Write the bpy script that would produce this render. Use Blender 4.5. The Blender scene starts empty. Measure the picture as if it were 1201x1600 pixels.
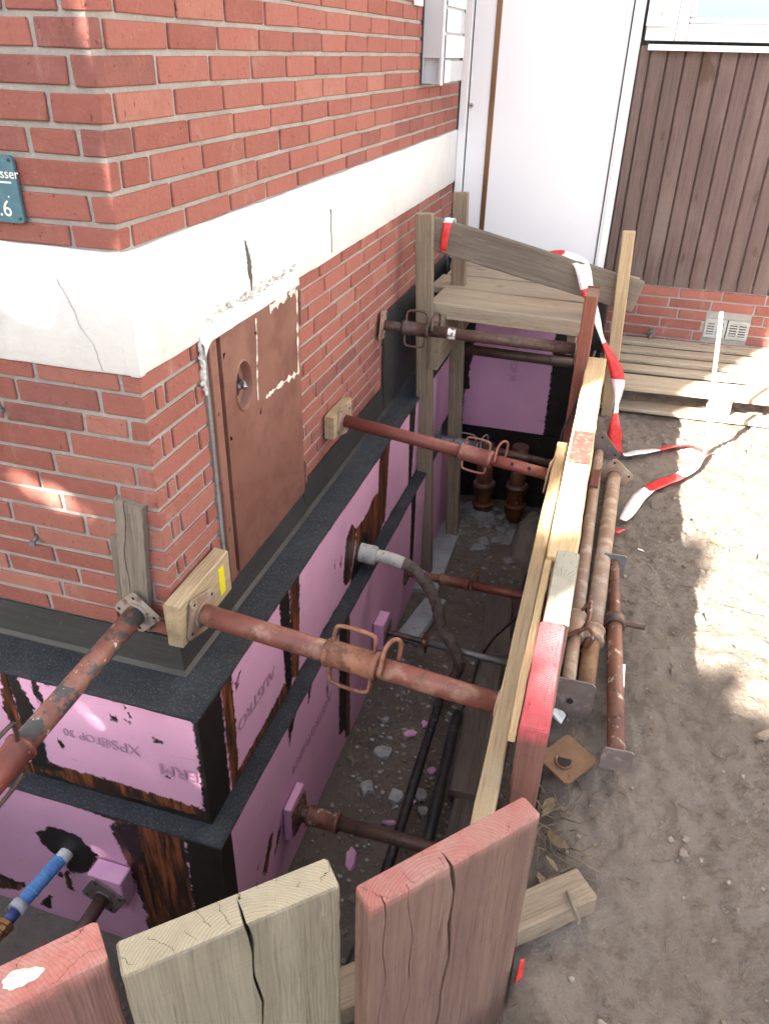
import bpy, bmesh, math, random
import numpy as np
from mathutils import Vector, Matrix
random.seed(7); np.random.seed(7)
SC = bpy.context.scene
COL = SC.collection
V = Vector

# ------------------------------------------------------------------ camera
cam = bpy.data.cameras.new('camera'); camo = bpy.data.objects.new('camera', cam); COL.objects.link(camo)
cam.sensor_fit = 'VERTICAL'; cam.sensor_height = 24.0; cam.lens = 18.188
cam.clip_start = 0.05; cam.clip_end = 600
_r = V((0.95769, 0.28694, 0.02227)); _u = V((-0.16526, 0.48490, 0.85881)); _f = V((-0.23563, 0.82616, -0.51181))
_m = Matrix((_r, _u, -_f)).transposed().to_4x4(); _m.translation = V((1.0763, -1.5582, 0.8804))
camo.matrix_world = _m
SC.camera = camo

# ------------------------------------------------------------------ sky, sun, exposure
SUN_EL = math.radians(26.0)
SH = V((-0.492, -0.871, 0)).normalized()            # horizontal direction towards the sun
TOSUN = (SH * math.cos(SUN_EL) + V((0, 0, math.sin(SUN_EL)))).normalized()
world = bpy.data.worlds.new('World'); SC.world = world; world.use_nodes = True
wn = world.node_tree; wn.nodes.clear()
sky = wn.nodes.new('ShaderNodeTexSky'); sky.sky_type = 'NISHITA'; sky.sun_disc = False
sky.sun_elevation = SUN_EL; sky.sun_rotation = math.atan2(SH.x, SH.y)
sky.air_density = 1.0; sky.dust_density = 2.0; sky.ozone_density = 1.0
hs = wn.nodes.new('ShaderNodeHueSaturation'); hs.inputs['Saturation'].default_value = 0.45
bg = wn.nodes.new('ShaderNodeBackground'); bg.inputs['Strength'].default_value = 0.052
wo = wn.nodes.new('ShaderNodeOutputWorld')
wn.links.new(sky.outputs[0], hs.inputs['Color']); wn.links.new(hs.outputs[0], bg.inputs['Color']); wn.links.new(bg.outputs[0], wo.inputs['Surface'])
sl = bpy.data.lights.new('sun', 'SUN'); sl.energy = 5.0; sl.angle = math.radians(0.53); sl.color = (1.0, 0.93, 0.82)
so = bpy.data.objects.new('sun', sl); COL.objects.link(so)
so.rotation_euler = (-TOSUN).to_track_quat('-Z', 'Y').to_euler()
so.location = TOSUN * 20
vs = SC.view_settings
vs.view_transform = 'Standard'; vs.look = 'None'; vs.gamma = 1.0; vs.use_curve_mapping = False
vs.exposure = 3.7

# ------------------------------------------------------------------ noise in numpy
def _hash(ix, iy, seed):
    h = (ix.astype(np.int64) * 374761393 + iy.astype(np.int64) * 668265263 + seed * 1442695041) & 0x7fffffff
    h = ((h ^ (h >> 13)) * 1274126177) & 0x7fffffff
    return ((h ^ (h >> 16)) & 0xffff) / 65535.0
def vnoise(x, y, seed=0):
    x = np.asarray(x, float); y = np.asarray(y, float)
    ix = np.floor(x); iy = np.floor(y); fx = x - ix; fy = y - iy
    fx = fx * fx * (3 - 2 * fx); fy = fy * fy * (3 - 2 * fy)
    a = _hash(ix, iy, seed); b = _hash(ix + 1, iy, seed); c = _hash(ix, iy + 1, seed); d = _hash(ix + 1, iy + 1, seed)
    return (a + (b - a) * fx) * (1 - fy) + (c + (d - c) * fx) * fy
def fbm(x, y, sc=1.0, octv=4, seed=0):
    s = 0; a = 0.5; t = 0
    for i in range(octv):
        s = s + a * vnoise(np.asarray(x) * sc, np.asarray(y) * sc, seed + i * 17); t += a; a *= 0.5; sc *= 2.03
    return s / t - 0.5
def sstep(a, b, x):
    t = np.clip((np.asarray(x, float) - a) / (b - a), 0, 1); return t * t * (3 - 2 * t)

# ------------------------------------------------------------------ object helpers
def tag(o, label=None, cat=None, group=None, kind=None):
    if label: o['label'] = label
    if cat: o['category'] = cat
    if group: o['group'] = group
    if kind: o['kind'] = kind
    return o
def empty(name, loc, label, cat, group=None):
    o = bpy.data.objects.new(name, None); COL.objects.link(o); o.location = loc; o.empty_display_size = 0.05
    return tag(o, label, cat, group)
def link(name, me, m=None, parent=None, mw=None):
    if m is not None and not me.materials: me.materials.append(m)
    o = bpy.data.objects.new(name, me); COL.objects.link(o)
    w = mw if mw is not None else Matrix.Identity(4)
    if parent is not None:
        o.parent = parent
        o.matrix_parent_inverse = Matrix.Identity(4)
        o.matrix_local = WM(parent).inverted() @ w
    else:
        o.matrix_world = w
    WMD[o.name] = w.copy()
    return o
WMD = {}
def WM(o):
    return WMD[o.name] if o.name in WMD else Matrix.Translation(o.location)
def mesh(name, vs_, fs, m=None, parent=None, mw=None, smooth=False, attrs=None):
    me = bpy.data.meshes.new(name); me.from_pydata([tuple(v) for v in vs_], [], [tuple(f) for f in fs])
    if smooth: me.polygons.foreach_set('use_smooth', [True] * len(me.polygons))
    if attrs:
        for k, a in attrs.items():
            at = me.attributes.new(k, 'FLOAT', 'POINT'); at.data.foreach_set('value', np.asarray(a, np.float32))
    me.update()
    return link(name, me, m, parent, mw)
class MB:
    """collects shapes, then links them as one mesh"""
    def __init__(s): s.v = []; s.f = []; s.s = []
    def add(s, vs_, fs, smooth=False):
        n = len(s.v); s.v += [tuple(v) for v in vs_]; s.f += [tuple(i + n for i in f) for f in fs]; s.s += [smooth] * len(fs); return s
    def box(s, a, b, mw=None, j=0.0):
        x0, y0, z0 = a; x1, y1, z1 = b
        p = [V((x, y, z)) for z in (z0, z1) for y in (y0, y1) for x in (x0, x1)]
        if j: p = [q + V((random.uniform(-j, j), random.uniform(-j, j), random.uniform(-j, j))) for q in p]
        if mw is not None: p = [mw @ q for q in p]
        return s.add(p, [(0, 2, 3, 1), (4, 5, 7, 6), (0, 1, 5, 4), (2, 6, 7, 3), (0, 4, 6, 2), (1, 3, 7, 5)])
    def tube(s, pts, r, n=14, caps=True, smooth=True):
        pts = [V(p) for p in pts]; rs = r if isinstance(r, (list, tuple)) else [r] * len(pts)
        fr = None; rings = []; vs_ = []
        for i, p in enumerate(pts):
            a = pts[max(i - 1, 0)]; b = pts[min(i + 1, len(pts) - 1)]; t = (b - a).normalized()
            if fr is None:
                u = t.orthogonal().normalized()
            else:
                u = (fr - t * fr.dot(t)).normalized()
            fr = u; w = t.cross(u)
            for k in range(n):
                an = 2 * math.pi * k / n; vs_.append(p + (u * math.cos(an) + w * math.sin(an)) * rs[i])
        fs = []
        for i in range(len(pts) - 1):
            for k in range(n):
                k2 = (k + 1) % n; fs.append((i * n + k, i * n + k2, (i + 1) * n + k2, (i + 1) * n + k))
        s.add(vs_, fs, smooth)
        if caps:
            m = len(vs_); base = len(s.v) - m
            s.f.append(tuple(base + k for k in range(n))[::-1]); s.s.append(False)
            s.f.append(tuple(base + m - n + k for k in range(n))); s.s.append(False)
        return s
    def ico(s, c, r, sq=(1, 1, 1), seed=0, j=.25):
        rnd = random.Random(seed); t = (1 + 5 ** .5) / 2
        b = [(-1, t, 0), (1, t, 0), (-1, -t, 0), (1, -t, 0), (0, -1, t), (0, 1, t), (0, -1, -t), (0, 1, -t), (t, 0, -1), (t, 0, 1), (-t, 0, -1), (-t, 0, 1)]
        f = [(0, 11, 5), (0, 5, 1), (0, 1, 7), (0, 7, 10), (0, 10, 11), (1, 5, 9), (5, 11, 4), (11, 10, 2), (10, 7, 6), (7, 1, 8), (3, 9, 4), (3, 4, 2), (3, 2, 6), (3, 6, 8), (3, 8, 9), (4, 9, 5), (2, 4, 11), (6, 2, 10), (8, 6, 7), (9, 8, 1)]
        a = rnd.uniform(0, 6.28); ca, sa = math.cos(a), math.sin(a); vs_ = []
        for q in b:
            k = r / 1.9 * (1 + rnd.uniform(-j, j)); x, y, z = q[0] * k * sq[0], q[1] * k * sq[1], q[2] * k * sq[2]
            vs_.append((c[0] + x * ca - y * sa, c[1] + x * sa + y * ca, c[2] + z))
        return s.add(vs_, f)
    def build(s, name, m=None, parent=None, mw=None, attrs=None):
        o = mesh(name, s.v, s.f, m, parent, mw, attrs=attrs)
        o.data.polygons.foreach_set('use_smooth', s.s); return o
def bevelled(o, w=.003, seg=1):
    bm = bmesh.new(); bm.from_mesh(o.data)
    bmesh.ops.bevel(bm, geom=[e for e in bm.edges if len(e.link_faces) == 2 and e.calc_face_angle(0) > .5], offset=w, segments=seg, affect='EDGES', profile=.6)
    bm.to_mesh(o.data); bm.free(); o.data.update(); return o
def curve(pts, n=8):
    pts = [V(p) for p in pts]; q = [pts[0] * 2 - pts[1]] + pts + [pts[-1] * 2 - pts[-2]]; out = []
    for i in range(1, len(q) - 2):
        for k in range(n):
            t = k / n; a, b, c, d = q[i - 1], q[i], q[i + 1], q[i + 2]
            out.append(.5 * ((2 * b) + (c - a) * t + (2 * a - 5 * b + 4 * c - d) * t * t + (3 * b - a - 3 * c + d) * t ** 3))
    out.append(pts[-1]); return out
def frame(o, z, x):
    """matrix with local Z along z and local X close to x"""
    z = V(z).normalized(); x = V(x); x = (x - z * x.dot(z)).normalized(); y = z.cross(x)
    m = Matrix((x, y, z)).transposed().to_4x4(); m.translation = V(o); return m

# ------------------------------------------------------------------ materials
class NT:
    def __init__(s, name):
        s.m = bpy.data.materials.new(name); s.m.use_nodes = True; s.t = s.m.node_tree; s.t.nodes.clear()
        s.out = s.t.nodes.new('ShaderNodeOutputMaterial'); s.b = s.t.nodes.new('ShaderNodeBsdfPrincipled')
        s.t.links.new(s.b.outputs[0], s.out.inputs[0]); s._co = None
    def n(s, k, **kw):
        nd = s.t.nodes.new('ShaderNode' + k)
        for a, v in kw.items(): setattr(nd, a, v)
        return nd
    def l(s, a, b): s.t.links.new(a, b)
    def setv(s, sock, v):
        if hasattr(v, 'is_linked') or hasattr(v, 'links'): s.l(v, sock)
        else: sock.default_value = v
    def co(s, rnd=False):
        if s._co is None:
            tc = s.n('TexCoord'); s._co = tc.outputs['Object']
            if rnd:
                oi = s.n('ObjectInfo'); mu = s.n('Math', operation='MULTIPLY'); s.l(oi.outputs['Random'], mu.inputs[0]); mu.inputs[1].default_value = 37.0
                va = s.n('VectorMath', operation='ADD'); s.l(s._co, va.inputs[0]); s.l(mu.outputs[0], va.inputs[1]); s._co = va.outputs[0]
        return s._co
    def noise(s, scale, det=5, rough=.6, stretch=None, vec=None, dist=0):
        v = vec or s.co()
        if stretch:
            mp = s.n('Mapping'); mp.inputs['Scale'].default_value = stretch; s.l(v, mp.inputs[0]); v = mp.outputs[0]
        nd = s.n('TexNoise'); s.l(v, nd.inputs['Vector']); nd.inputs['Scale'].default_value = scale; nd.inputs['Detail'].default_value = det
        nd.inputs['Roughness'].default_value = rough; nd.inputs['Distortion'].default_value = dist; return nd.outputs['Fac']
    def rng(s, x, a, b, c=0., d=1., smooth=True):
        nd = s.n('MapRange'); nd.interpolation_type = 'SMOOTHSTEP' if smooth else 'LINEAR'
        s.l(x, nd.inputs[0]); nd.inputs[1].default_value = a; nd.inputs[2].default_value = b; nd.inputs[3].default_value = c; nd.inputs[4].default_value = d
        return nd.outputs[0]
    def math(s, op, a, b=None, c=None):
        nd = s.n('Math', operation=op); s.setv(nd.inputs[0], a)
        if b is not None: s.setv(nd.inputs[1], b)
        if c is not None: s.setv(nd.inputs[2], c)
        return nd.outputs[0]
    def mix(s, f, a, b, mode='MIX'):
        nd = s.n('Mix', data_type='RGBA', blend_type=mode); s.setv(nd.inputs[0], f)
        for k, c in ((6, a), (7, b)):
            if isinstance(c, (tuple, list)): nd.inputs[k].default_value = (*c[:3], 1)
            else: s.l(c, nd.inputs[k])
        return nd.outputs[2]
    def attr(s, name):
        nd = s.n('Attribute'); nd.attribute_name = name; return nd.outputs['Fac']
    def bump(s, h, strength=.4, dist=.01, prev=None):
        nd = s.n('Bump'); nd.inputs['Strength'].default_value = strength; nd.inputs['Distance'].default_value = dist; s.l(h, nd.inputs['Height'])
        if prev is not None: s.l(prev, nd.inputs['Normal'])
        return nd.outputs[0]
    def done(s, col, rough=.7, nrm=None, metal=0., spec=.4, coat=0.):
        c = s.b.inputs['Base Color']
        if isinstance(col, (tuple, list)): c.default_value = (*col[:3], 1)
        else: s.l(col, c)
        s.setv(s.b.inputs['Roughness'], rough); s.setv(s.b.inputs['Metallic'], metal); s.setv(s.b.inputs['Specular IOR Level'], spec)
        if coat: s.setv(s.b.inputs['Coat Weight'], coat)
        if nrm is not None: s.l(nrm, s.b.inputs['Normal'])
        return s.m
def weathered(name, c1, c2, s1=8, c3=None, s3=30, t3=.6, w3=.05, c4=None, s4=12, t4=.6, w4=.05, bump=.3, bs=80, bd=.003, rough=.7, metal=0., rnd=True, stretch=None, spec=.4, rough3=None):
    t = NT(name); t.co(rnd)
    col = t.mix(t.rng(t.noise(s1, 6, .65, stretch), .3, .7), c1, c2)
    r = rough
    if c3 is not None:
        m3 = t.rng(t.noise(s3, 5, .65), t3 - w3, t3 + w3); col = t.mix(m3, col, c3)
        if rough3 is not None: r = t.math('ADD', rough, t.math('MULTIPLY', m3, rough3 - rough))
    if c4 is not None: col = t.mix(t.rng(t.noise(s4, 7, .7, vec=None), t4 - w4, t4 + w4), col, c4)
    nr = t.bump(t.noise(bs, 6, .7, stretch), bump, bd) if bump else None
    return t.done(col, r, nr, metal, spec)
def wood(name, c1, c2, dark=(.05, .035, .02), freq=260, paint=None, L=1.0, pd=.03, stain=None, wear=.35, pith=(.03, -.09), rough=.8, paint_all=0.0, endc=None):
    """solid wood: growth rings round a pith line along local Z, fibres along Z, checks on the cut ends, spray paint on the cut end"""
    t = NT(name); tc = t.n('TexCoord'); oc = tc.outputs['Object']; oi = t.n('ObjectInfo')
    sep = t.n('SeparateXYZ'); t.l(oc, sep.inputs[0])
    off = t.math('MULTIPLY', t.math('SUBTRACT', oi.outputs['Random'], .5), .12)
    mu = t.math('MULTIPLY', oi.outputs['Random'], 31.0)
    va = t.n('VectorMath', operation='ADD'); t.l(oc, va.inputs[0]); t.l(mu, va.inputs[1]); rc = va.outputs[0]; t._co = rc
    wob = t.noise(1.0, 3, .5, (9, 9, 1.6), rc)
    dx = t.math('ADD', t.math('SUBTRACT', sep.outputs[0], pith[0]), off)
    dy = t.math('SUBTRACT', sep.outputs[1], pith[1])
    r = t.math('SQRT', t.math('ADD', t.math('MULTIPLY', dx, dx), t.math('MULTIPLY', dy, dy)))
    r = t.math('ADD', r, t.math('MULTIPLY', wob, .04))
    ring = t.math('SINE', t.math('MULTIPLY', r, freq * 4.6))
    rm = t.rng(ring, .1, 1.0)
    fib = t.noise(1.0, 5, .7, (170, 170, 5), rc)
    fib2 = t.noise(1.0, 4, .6, (40, 40, 1.2), rc)
    big = t.noise(3.0, 4, .6, (1, 1, .5), rc)
    nz = t.n('SeparateXYZ'); t.l(tc.outputs['Normal'], nz.inputs[0]); endm = t.rng(nz.outputs[2], .6, .85)
    col = t.mix(t.rng(fib2, .3, .7), c1, c2)
    col = t.mix(t.math('MULTIPLY', rm, t.math('ADD', .20, t.math('MULTIPLY', endm, .2))), col, [c * .55 for c in c1])
    col = t.mix(t.math('MULTIPLY', t.rng(fib, .48, .72), .62), col, dark)
    col = t.mix(t.math('MULTIPLY', t.rng(t.noise(1.0, 6, .75, (26, 26, 9), rc), .55, .75), .45), col, [c * .62 for c in c2])
    col = t.mix(t.math('MULTIPLY', t.rng(big, .45, .7), wear), col, stain or [c * .6 for c in c2])
    if endc: col = t.mix(t.math('MULTIPLY', endm, .75), col, t.mix(t.math('MULTIPLY', rm, .5), endc, [c * .6 for c in endc]))
    kn = t.rng(t.noise(1.0, 2, .4, (13, 13, 5), rc), .70, .76); col = t.mix(t.math('MULTIPLY', kn, .75), col, (.075, .045, .028))
    col = t.mix(t.math('MULTIPLY', t.rng(t.noise(1.0, 6, .8, (60, 60, 3), rc), .60, .70), .6), col, [min(1, c * 1.45) for c in c1])
    # radial checks on the cut end
    ang = t.math('ARCTAN2', dy, dx)
    av = t.math('ADD', t.math('MULTIPLY', ang, 5.2), t.math('MULTIPLY', t.noise(26, 4, .6, (1, 1, .02), rc), 1.1))
    fr_ = t.math('ABSOLUTE', t.math('SUBTRACT', t.math('FRACT', av), .5))
    chk = t.math('MULTIPLY', t.rng(t.math('MULTIPLY', fr_, r), .0016, .0030, 1, 0), t.math('MULTIPLY', endm, t.rng(t.noise(17, 2, .5, (1, 1, .02), rc), .46, .52)))
    if paint:
        h = t.math('ADD', sep.outputs[2], t.math('MULTIPLY', t.noise(1.0, 4, .7, (30, 30, 10), rc), pd * 1.4))
        pm = t.rng(h, L - pd * .6, L + pd * .75)
        pm = t.math('MAXIMUM', pm, paint_all)
        pm = t.math('MULTIPLY', pm, t.rng(t.noise(60, 5, .75, None, rc), .3, .62, .40, .85))
        pc = t.mix(t.rng(t.noise(9, 5, .7, None, rc), .35, .65), paint, [min(1, paint[0] * 1.05), paint[1] * 1.7, paint[2] * 1.7])
        pc = t.mix(t.math('MULTIPLY', rm, .25), pc, [c * .6 for c in paint])
        col = t.mix(pm, col, pc)
    col = t.mix(chk, col, (.02, .012, .008))
    saw = t.noise(1.0, 3, .6, (7, 7, 240), rc); col = t.mix(t.math('MULTIPLY', t.rng(saw, .55, .7), .16), col, dark); fib = t.math('ADD', fib, t.math('MULTIPLY', saw, .35))
    hgt = t.math('SUBTRACT', t.math('ADD', fib, t.math('MULTIPLY', ring, .12)), t.math('MULTIPLY', chk, 1.2))
    return t.done(col, rough, t.bump(hgt, .8, .0035), 0, .25)
def stone_grain(name, c1, c2, c3, bump=.8, bs=60, bd=.006, rough=.9, s1=3, spec=.25):
    t = NT(name); t.co()
    col = t.mix(t.rng(t.noise(s1, 8, .7), .32, .68), c1, c2)
    col = t.mix(t.rng(t.noise(s1 * 9, 6, .75), .55, .72), col, c3)
    nr = t.bump(t.noise(bs, 8, .75), bump, bd)
    nr = t.bump(t.noise(bs * .25, 4, .6), bump * .6, bd * 2, nr)
    return t.done(col, rough, nr, 0, spec)

M = {}
def brick_mat():
    t = NT('brick'); t.co(); rn = t.attr('rnd')
    col = t.mix(t.rng(rn, 0, 1), (.245, .082, .063), (.335, .124, .098))
    col = t.mix(t.rng(rn, .86, .99), col, (.20, .078, .068))
    col = t.mix(t.rng(rn, .14, .02), col, (.36, .155, .12))
    col = t.mix(t.math('MULTIPLY', t.rng(t.noise(14, 6, .7), .35, .7), .55), col, (.30, .118, .096))
    sp = t.rng(t.noise(75, 4, .6, (1, 1, .6)), .645, .70); col = t.mix(t.math('MULTIPLY', sp, .8), col, (.12, .036, .030))
    col = t.mix(t.math('MULTIPLY', t.rng(t.noise(45, 6, .75), .5, .75), .45), col, (.22, .062, .046)); col = t.mix(t.math('MULTIPLY', t.rng(t.noise(110, 4, .7), .60, .70), .5), col, (.46, .21, .16))
    wh = t.math('MULTIPLY', t.rng(t.noise(5.5, 6, .75, (1, 1, .45)), .56, .8), .45); col = t.mix(wh, col, (.55, .41, .36))
    nr = t.bump(t.math('SUBTRACT', t.noise(150, 6, .78), t.math('MULTIPLY', sp, .6)), .8, .004); nr = t.bump(t.noise(26, 6, .7), .8, .008, nr)
    return t.done(col, .82, nr, 0, .25)
M['brick'] = brick_mat()
M['mortar'] = stone_grain('mortar', (.375, .355, .33), (.30, .283, .262), (.45, .425, .39), .9, 210, .004, .95, 9)
def plaster_mat():
    t = NT('plaster'); t.co()
    col = t.mix(t.rng(t.noise(3, 6, .7), .3, .7), (.72, .71, .70), (.65, .64, .63))
    col = t.mix(t.math('MULTIPLY', t.rng(t.noise(22, 6, .75), .60, .76), .4), col, (.50, .48, .45)); col = t.mix(t.math('MULTIPLY', t.rng(t.noise(1.0, 6, .7, (7, 7, 1.6)), .52, .75), .35), col, (.46, .44, .41))
    nr = t.bump(t.noise(24, 7, .72), .7, .010); nr = t.bump(t.noise(240, 4, .7), .25, .0012, nr)
    return t.done(col, .9, nr, 0, .2)
M['plaster'] = plaster_mat()
M['crack'] = weathered('crack_shadow', (.10, .09, .08), (.05, .045, .04), 40, bump=.5)
M['render_grey'] = stone_grain('crumbled_render', (.50, .49, .47), (.66, .65, .63), (.36, .35, .33), .9, 120, .006)
M['flash'] = weathered('flashing_sheet', (.028, .028, .029), (.046, .045, .045), 5, (.075, .072, .07), 60, .66, .1, bump=.25, bs=14, bd=.003, rough=.42, rnd=False, stretch=(.6, .6, 9))
def membrane_mat(name, c1, c2):
    t = NT(name); t.co()
    col = t.mix(t.rng(t.noise(7, 6, .7), .35, .7), c1, c2)
    col = t.mix(t.rng(t.noise(140, 5, .85), .52, .64), col, (.15, .168, .195))
    nr = t.bump(t.noise(130, 6, .85), 1.0, .016); nr = t.bump(t.noise(14, 5, .6), .5, .01, nr)
    return t.done(col, .62, nr, 0, .5)
M['membrane'] = membrane_mat('slate_membrane', (.024, .029, .038), (.052, .060, .074))
def xps_mat():
    t = NT('pink_insulation'); t.co()
    pink = t.mix(t.rng(t.noise(4, 4, .6), .3, .7), (.68, .365, .555), (.74, .405, .60))
    pink = t.mix(t.math('MULTIPLY', t.rng(t.noise(170, 2, .5), .71, .76), .8), pink, (.80, .62, .74))
    pink = t.mix(t.math('MULTIPLY', t.rng(t.noise(26, 6, .75), .66, .76), .6), pink, (.34, .13, .20))
    pink = t.mix(t.math('MULTIPLY', t.rng(t.noise(1.0, 6, .75, (13, 13, 55)), .60, .72), .55), pink, (.30, .12, .13))
    n1 = t.noise(42, 8, .8); n2 = t.noise(9, 4, .6, (1, 1, .4))
    pert = t.math('ADD', t.math('MULTIPLY', t.math('SUBTRACT', n1, .5), 1.3), t.math('MULTIPLY', t.math('SUBTRACT', n2, .5), .5))
    bm_ = t.rng(t.math('ADD', t.attr('bit'), pert), .46, .54)
    om = t.rng(t.math('ADD', t.attr('org'), pert), .46, .54)
    grain = t.noise(1.0, 5, .7, (46, 46, 4.5))
    oc = t.mix(t.rng(grain, .36, .58), (.27, .082, .030), (.026, .014, .010)); oc = t.mix(t.rng(t.noise(5, 3, .6, (1, 1, .5)), .52, .66), oc, (.035, .017, .011))
    bc = t.mix(t.rng(t.noise(30, 6, .7), .5, .75), (.012, .0095, .009), (.055, .026, .016))
    col = t.mix(om, pink, oc); col = t.mix(bm_, col, bc)
    cov = t.math('MAXIMUM', bm_, om)
    rough = t.math('ADD', .62, t.math('MULTIPLY', cov, -.18))
    nr = t.bump(cov, .5, .003); nr = t.bump(t.math('MULTIPLY', bm_, t.noise(160, 5, .75)), .9, .005, nr); nr = t.bump(t.noise(14, 3, .5), .08, .01, nr)
    return t.done(col, rough, nr, 0, .45)
M['xps'] = xps_mat()
M['xps_plain'] = weathered('pink_foam', (.70, .38, .57), (.63, .33, .51), 8, (.35, .16, .26), 22, .68, .05, bump=.25, bs=90, bd=.002, rough=.75)
M['print'] = weathered('grey_print', (.40, .24, .35), (.50, .30, .43), 60, bump=0, rough=.6)
M['concrete'] = stone_grain('old_concrete', (.30, .30, .30), (.42, .43, .44), (.20, .19, .18), .8, 70, .006)
def soil_mat(name, c1, c2, c3, c4, bd=.012):
    t = NT(name); t.co()
    col = t.mix(t.rng(t.noise(1.6, 8, .7), .32, .68), c1, c2)
    col = t.mix(t.math('MULTIPLY', t.rng(t.noise(15, 8, .78), .46, .68), .85), col, c3)
    col = t.mix(t.math('MULTIPLY', t.rng(t.noise(110, 5, .8), .58, .7), .6), col, c4)
    nr = t.bump(t.noise(85, 8, .8), 1.0, bd * 1.15); nr = t.bump(t.noise(20, 7, .7), 1.0, bd * 2.8, nr)
    return t.done(col, .95, nr, 0, .2)
M['yard'] = soil_mat('trodden_earth', (.312, .258, .218), (.246, .199, .165), (.178, .138, .111), (.38, .33, .285))
M['floor'] = soil_mat('trench_earth', (.285, .240, .200), (.200, .165, .135), (.32, .285, .245), (.37, .34, .30), .014)
M['sand'] = soil_mat('dry_sand', (.33, .29, .26), (.26, .225, .20), (.20, .17, .15), (.42, .39, .36))
M['stone'] = weathered('rubble', (.225, .175, .135), (.135, .103, .078), 14, (.30, .265, .225), 9, .55, .1, bump=.5, bs=60, rough=.9, rnd=False)
M['flake'] = weathered('plaster_flake', (.40, .40, .385), (.28, .28, .265), 24, (.15, .13, .11), 40, .66, .08, bump=.6, bs=70, rough=.9)
# metals
M['rustred'] = weathered('red_primer', (.215, .060, .044), (.155, .046, .036), 9, (.115, .052, .032), 20, .59, .06, (.55, .45, .38), 34, .70, .02, bump=.35, bs=70, bd=.0018, rough=.5, metal=.15)
M['rustorange'] = weathered('orange_rust', (.285, .128, .075), (.20, .082, .052), 12, (.13, .058, .036), 22, .54, .06, (.60, .48, .36), 38, .70, .02, bump=.4, bs=70, bd=.0018, rough=.62, metal=.1)
M['rustpale'] = weathered('worn_red_prop', (.235, .084, .066), (.175, .062, .049), 6, (.31, .175, .13), 9, .57, .08, (.13, .06, .038), 26, .60, .05, bump=.3, bs=60, bd=.0016, rough=.48, metal=.1)
M['flaky'] = weathered('flaked_paint', (.200, .068, .052), (.27, .125, .092), 14, (.075, .072, .070), 19, .53, .04, (.62, .54, .45), 27, .63, .02, bump=.5, bs=60, bd=.0022, rough=.55, metal=.1)
M['rustdark'] = weathered('dark_steel', (.085, .052, .043), (.13, .075, .058), 12, (.05, .036, .032), 24, .56, .08, (.30, .25, .22), 42, .70, .03, bump=.35, bs=80, bd=.0016, rough=.5, metal=.25)
M['rustbrown'] = weathered('brown_steel', (.20, .085, .055), (.14, .06, .042), 12, (.42, .36, .31), 30, .60, .03, (.07, .04, .03), 26, .6, .05, bump=.4, bs=80, bd=.0018, rough=.55, metal=.2)
M['dusty'] = weathered('dusty_steel', (.33, .225, .165), (.25, .155, .11), 10, (.40, .31, .245), 18, .58, .08, bump=.35, bs=90, bd=.0016, rough=.8)
M['ochre'] = weathered('ochre_rust', (.215, .122, .062), (.15, .082, .048), 16, (.16, .08, .04), 30, .58, .06, bump=.5, bs=80, rough=.8)
M['galv'] = weathered('galvanised', (.24, .245, .255), (.16, .16, .165), 14, (.40, .40, .41), 40, .64, .06, bump=.3, bs=80, bd=.001, rough=.5, metal=.5)
M['plategrey'] = weathered('plate_steel', (.13, .10, .095), (.19, .15, .14), 16, (.26, .21, .19), 30, .62, .06, bump=.4, bs=90, bd=.0015, rough=.6, metal=.2)
M['black'] = weathered('hole_black', (.012, .011, .010), (.02, .018, .016), 20, bump=0, rough=.9)
M['blackpipe'] = weathered('black_pipe', (.018, .018, .020), (.032, .032, .035), 18, (.14, .13, .125), 34, .64, .06, bump=.3, bs=30, bd=.002, rough=.42)
M['cable'] = weathered('muddy_conduit', (.115, .088, .075), (.16, .13, .112), 20, (.07, .055, .048), 30, .58, .08, bump=.5, bs=60, bd=.003, rough=.75)
M['whitesleeve'] = weathered('whitened_sleeve', (.58, .575, .54), (.46, .45, .42), 20, (.22, .20, .18), 30, .64, .05, bump=.7, bs=50, bd=.004, rough=.85)
M['clay'] = weathered('brown_drain', (.095, .036, .018), (.14, .055, .024), 14, (.30, .27, .25), 24, .66, .06, bump=.25, bs=40, rough=.35)
M['blue'] = weathered('blue_pipe', (.075, .22, .52), (.10, .28, .58), 20, (.45, .52, .6), 40, .68, .05, bump=.3, bs=300, bd=.001, rough=.5)
M['bluedark'] = weathered('dark_blue_pipe', (.03, .055, .17), (.04, .075, .22), 20, bump=.2, rough=.4)
M['greytape'] = weathered('grey_tape', (.42, .45, .48), (.52, .54, .56), 30, (.15, .15, .16), 60, .66, .05, bump=.5, bs=90, rough=.7)
M['brass'] = weathered('brass', (.42, .235, .10), (.30, .16, .065), 30, (.14, .07, .03), 30, .62, .08, bump=.2, bs=60, rough=.3, metal=.75)
# building parts
M['cabinet'] = weathered('cabinet_brown', (.165, .070, .052), (.200, .094, .072), 3.2, (.135, .054, .042), 8, .54, .12, (.27, .16, .13), 17, .70, .05, bump=.2, bs=30, bd=.002, rough=.52, rnd=False)
M['cabinet_dark'] = weathered('cabinet_frame', (.175, .075, .055), (.22, .10, .075), 9, (.10, .05, .04), 30, .62, .06, bump=.3, bs=60, rough=.6)
M['oldwhite'] = weathered('dried_white_paint', (.70, .66, .60), (.60, .55, .48), 30, (.34, .20, .16), 60, .64, .04, bump=.5, bs=90, rough=.85)
M['silver'] = weathered('lock_metal', (.45, .44, .42), (.30, .28, .26), 60, (.6, .58, .52), 80, .6, .05, bump=.5, bs=200, rough=.35, metal=.8)
M['white'] = weathered('white_upvc', (.80, .81, .83), (.77, .78, .81), 2, bump=0, rough=.32)
M['white2'] = weathered('white_door', (.79, .80, .83), (.76, .775, .81), 1.3, bump=.05, bs=3, bd=.01, rough=.28, spec=.5)
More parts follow.
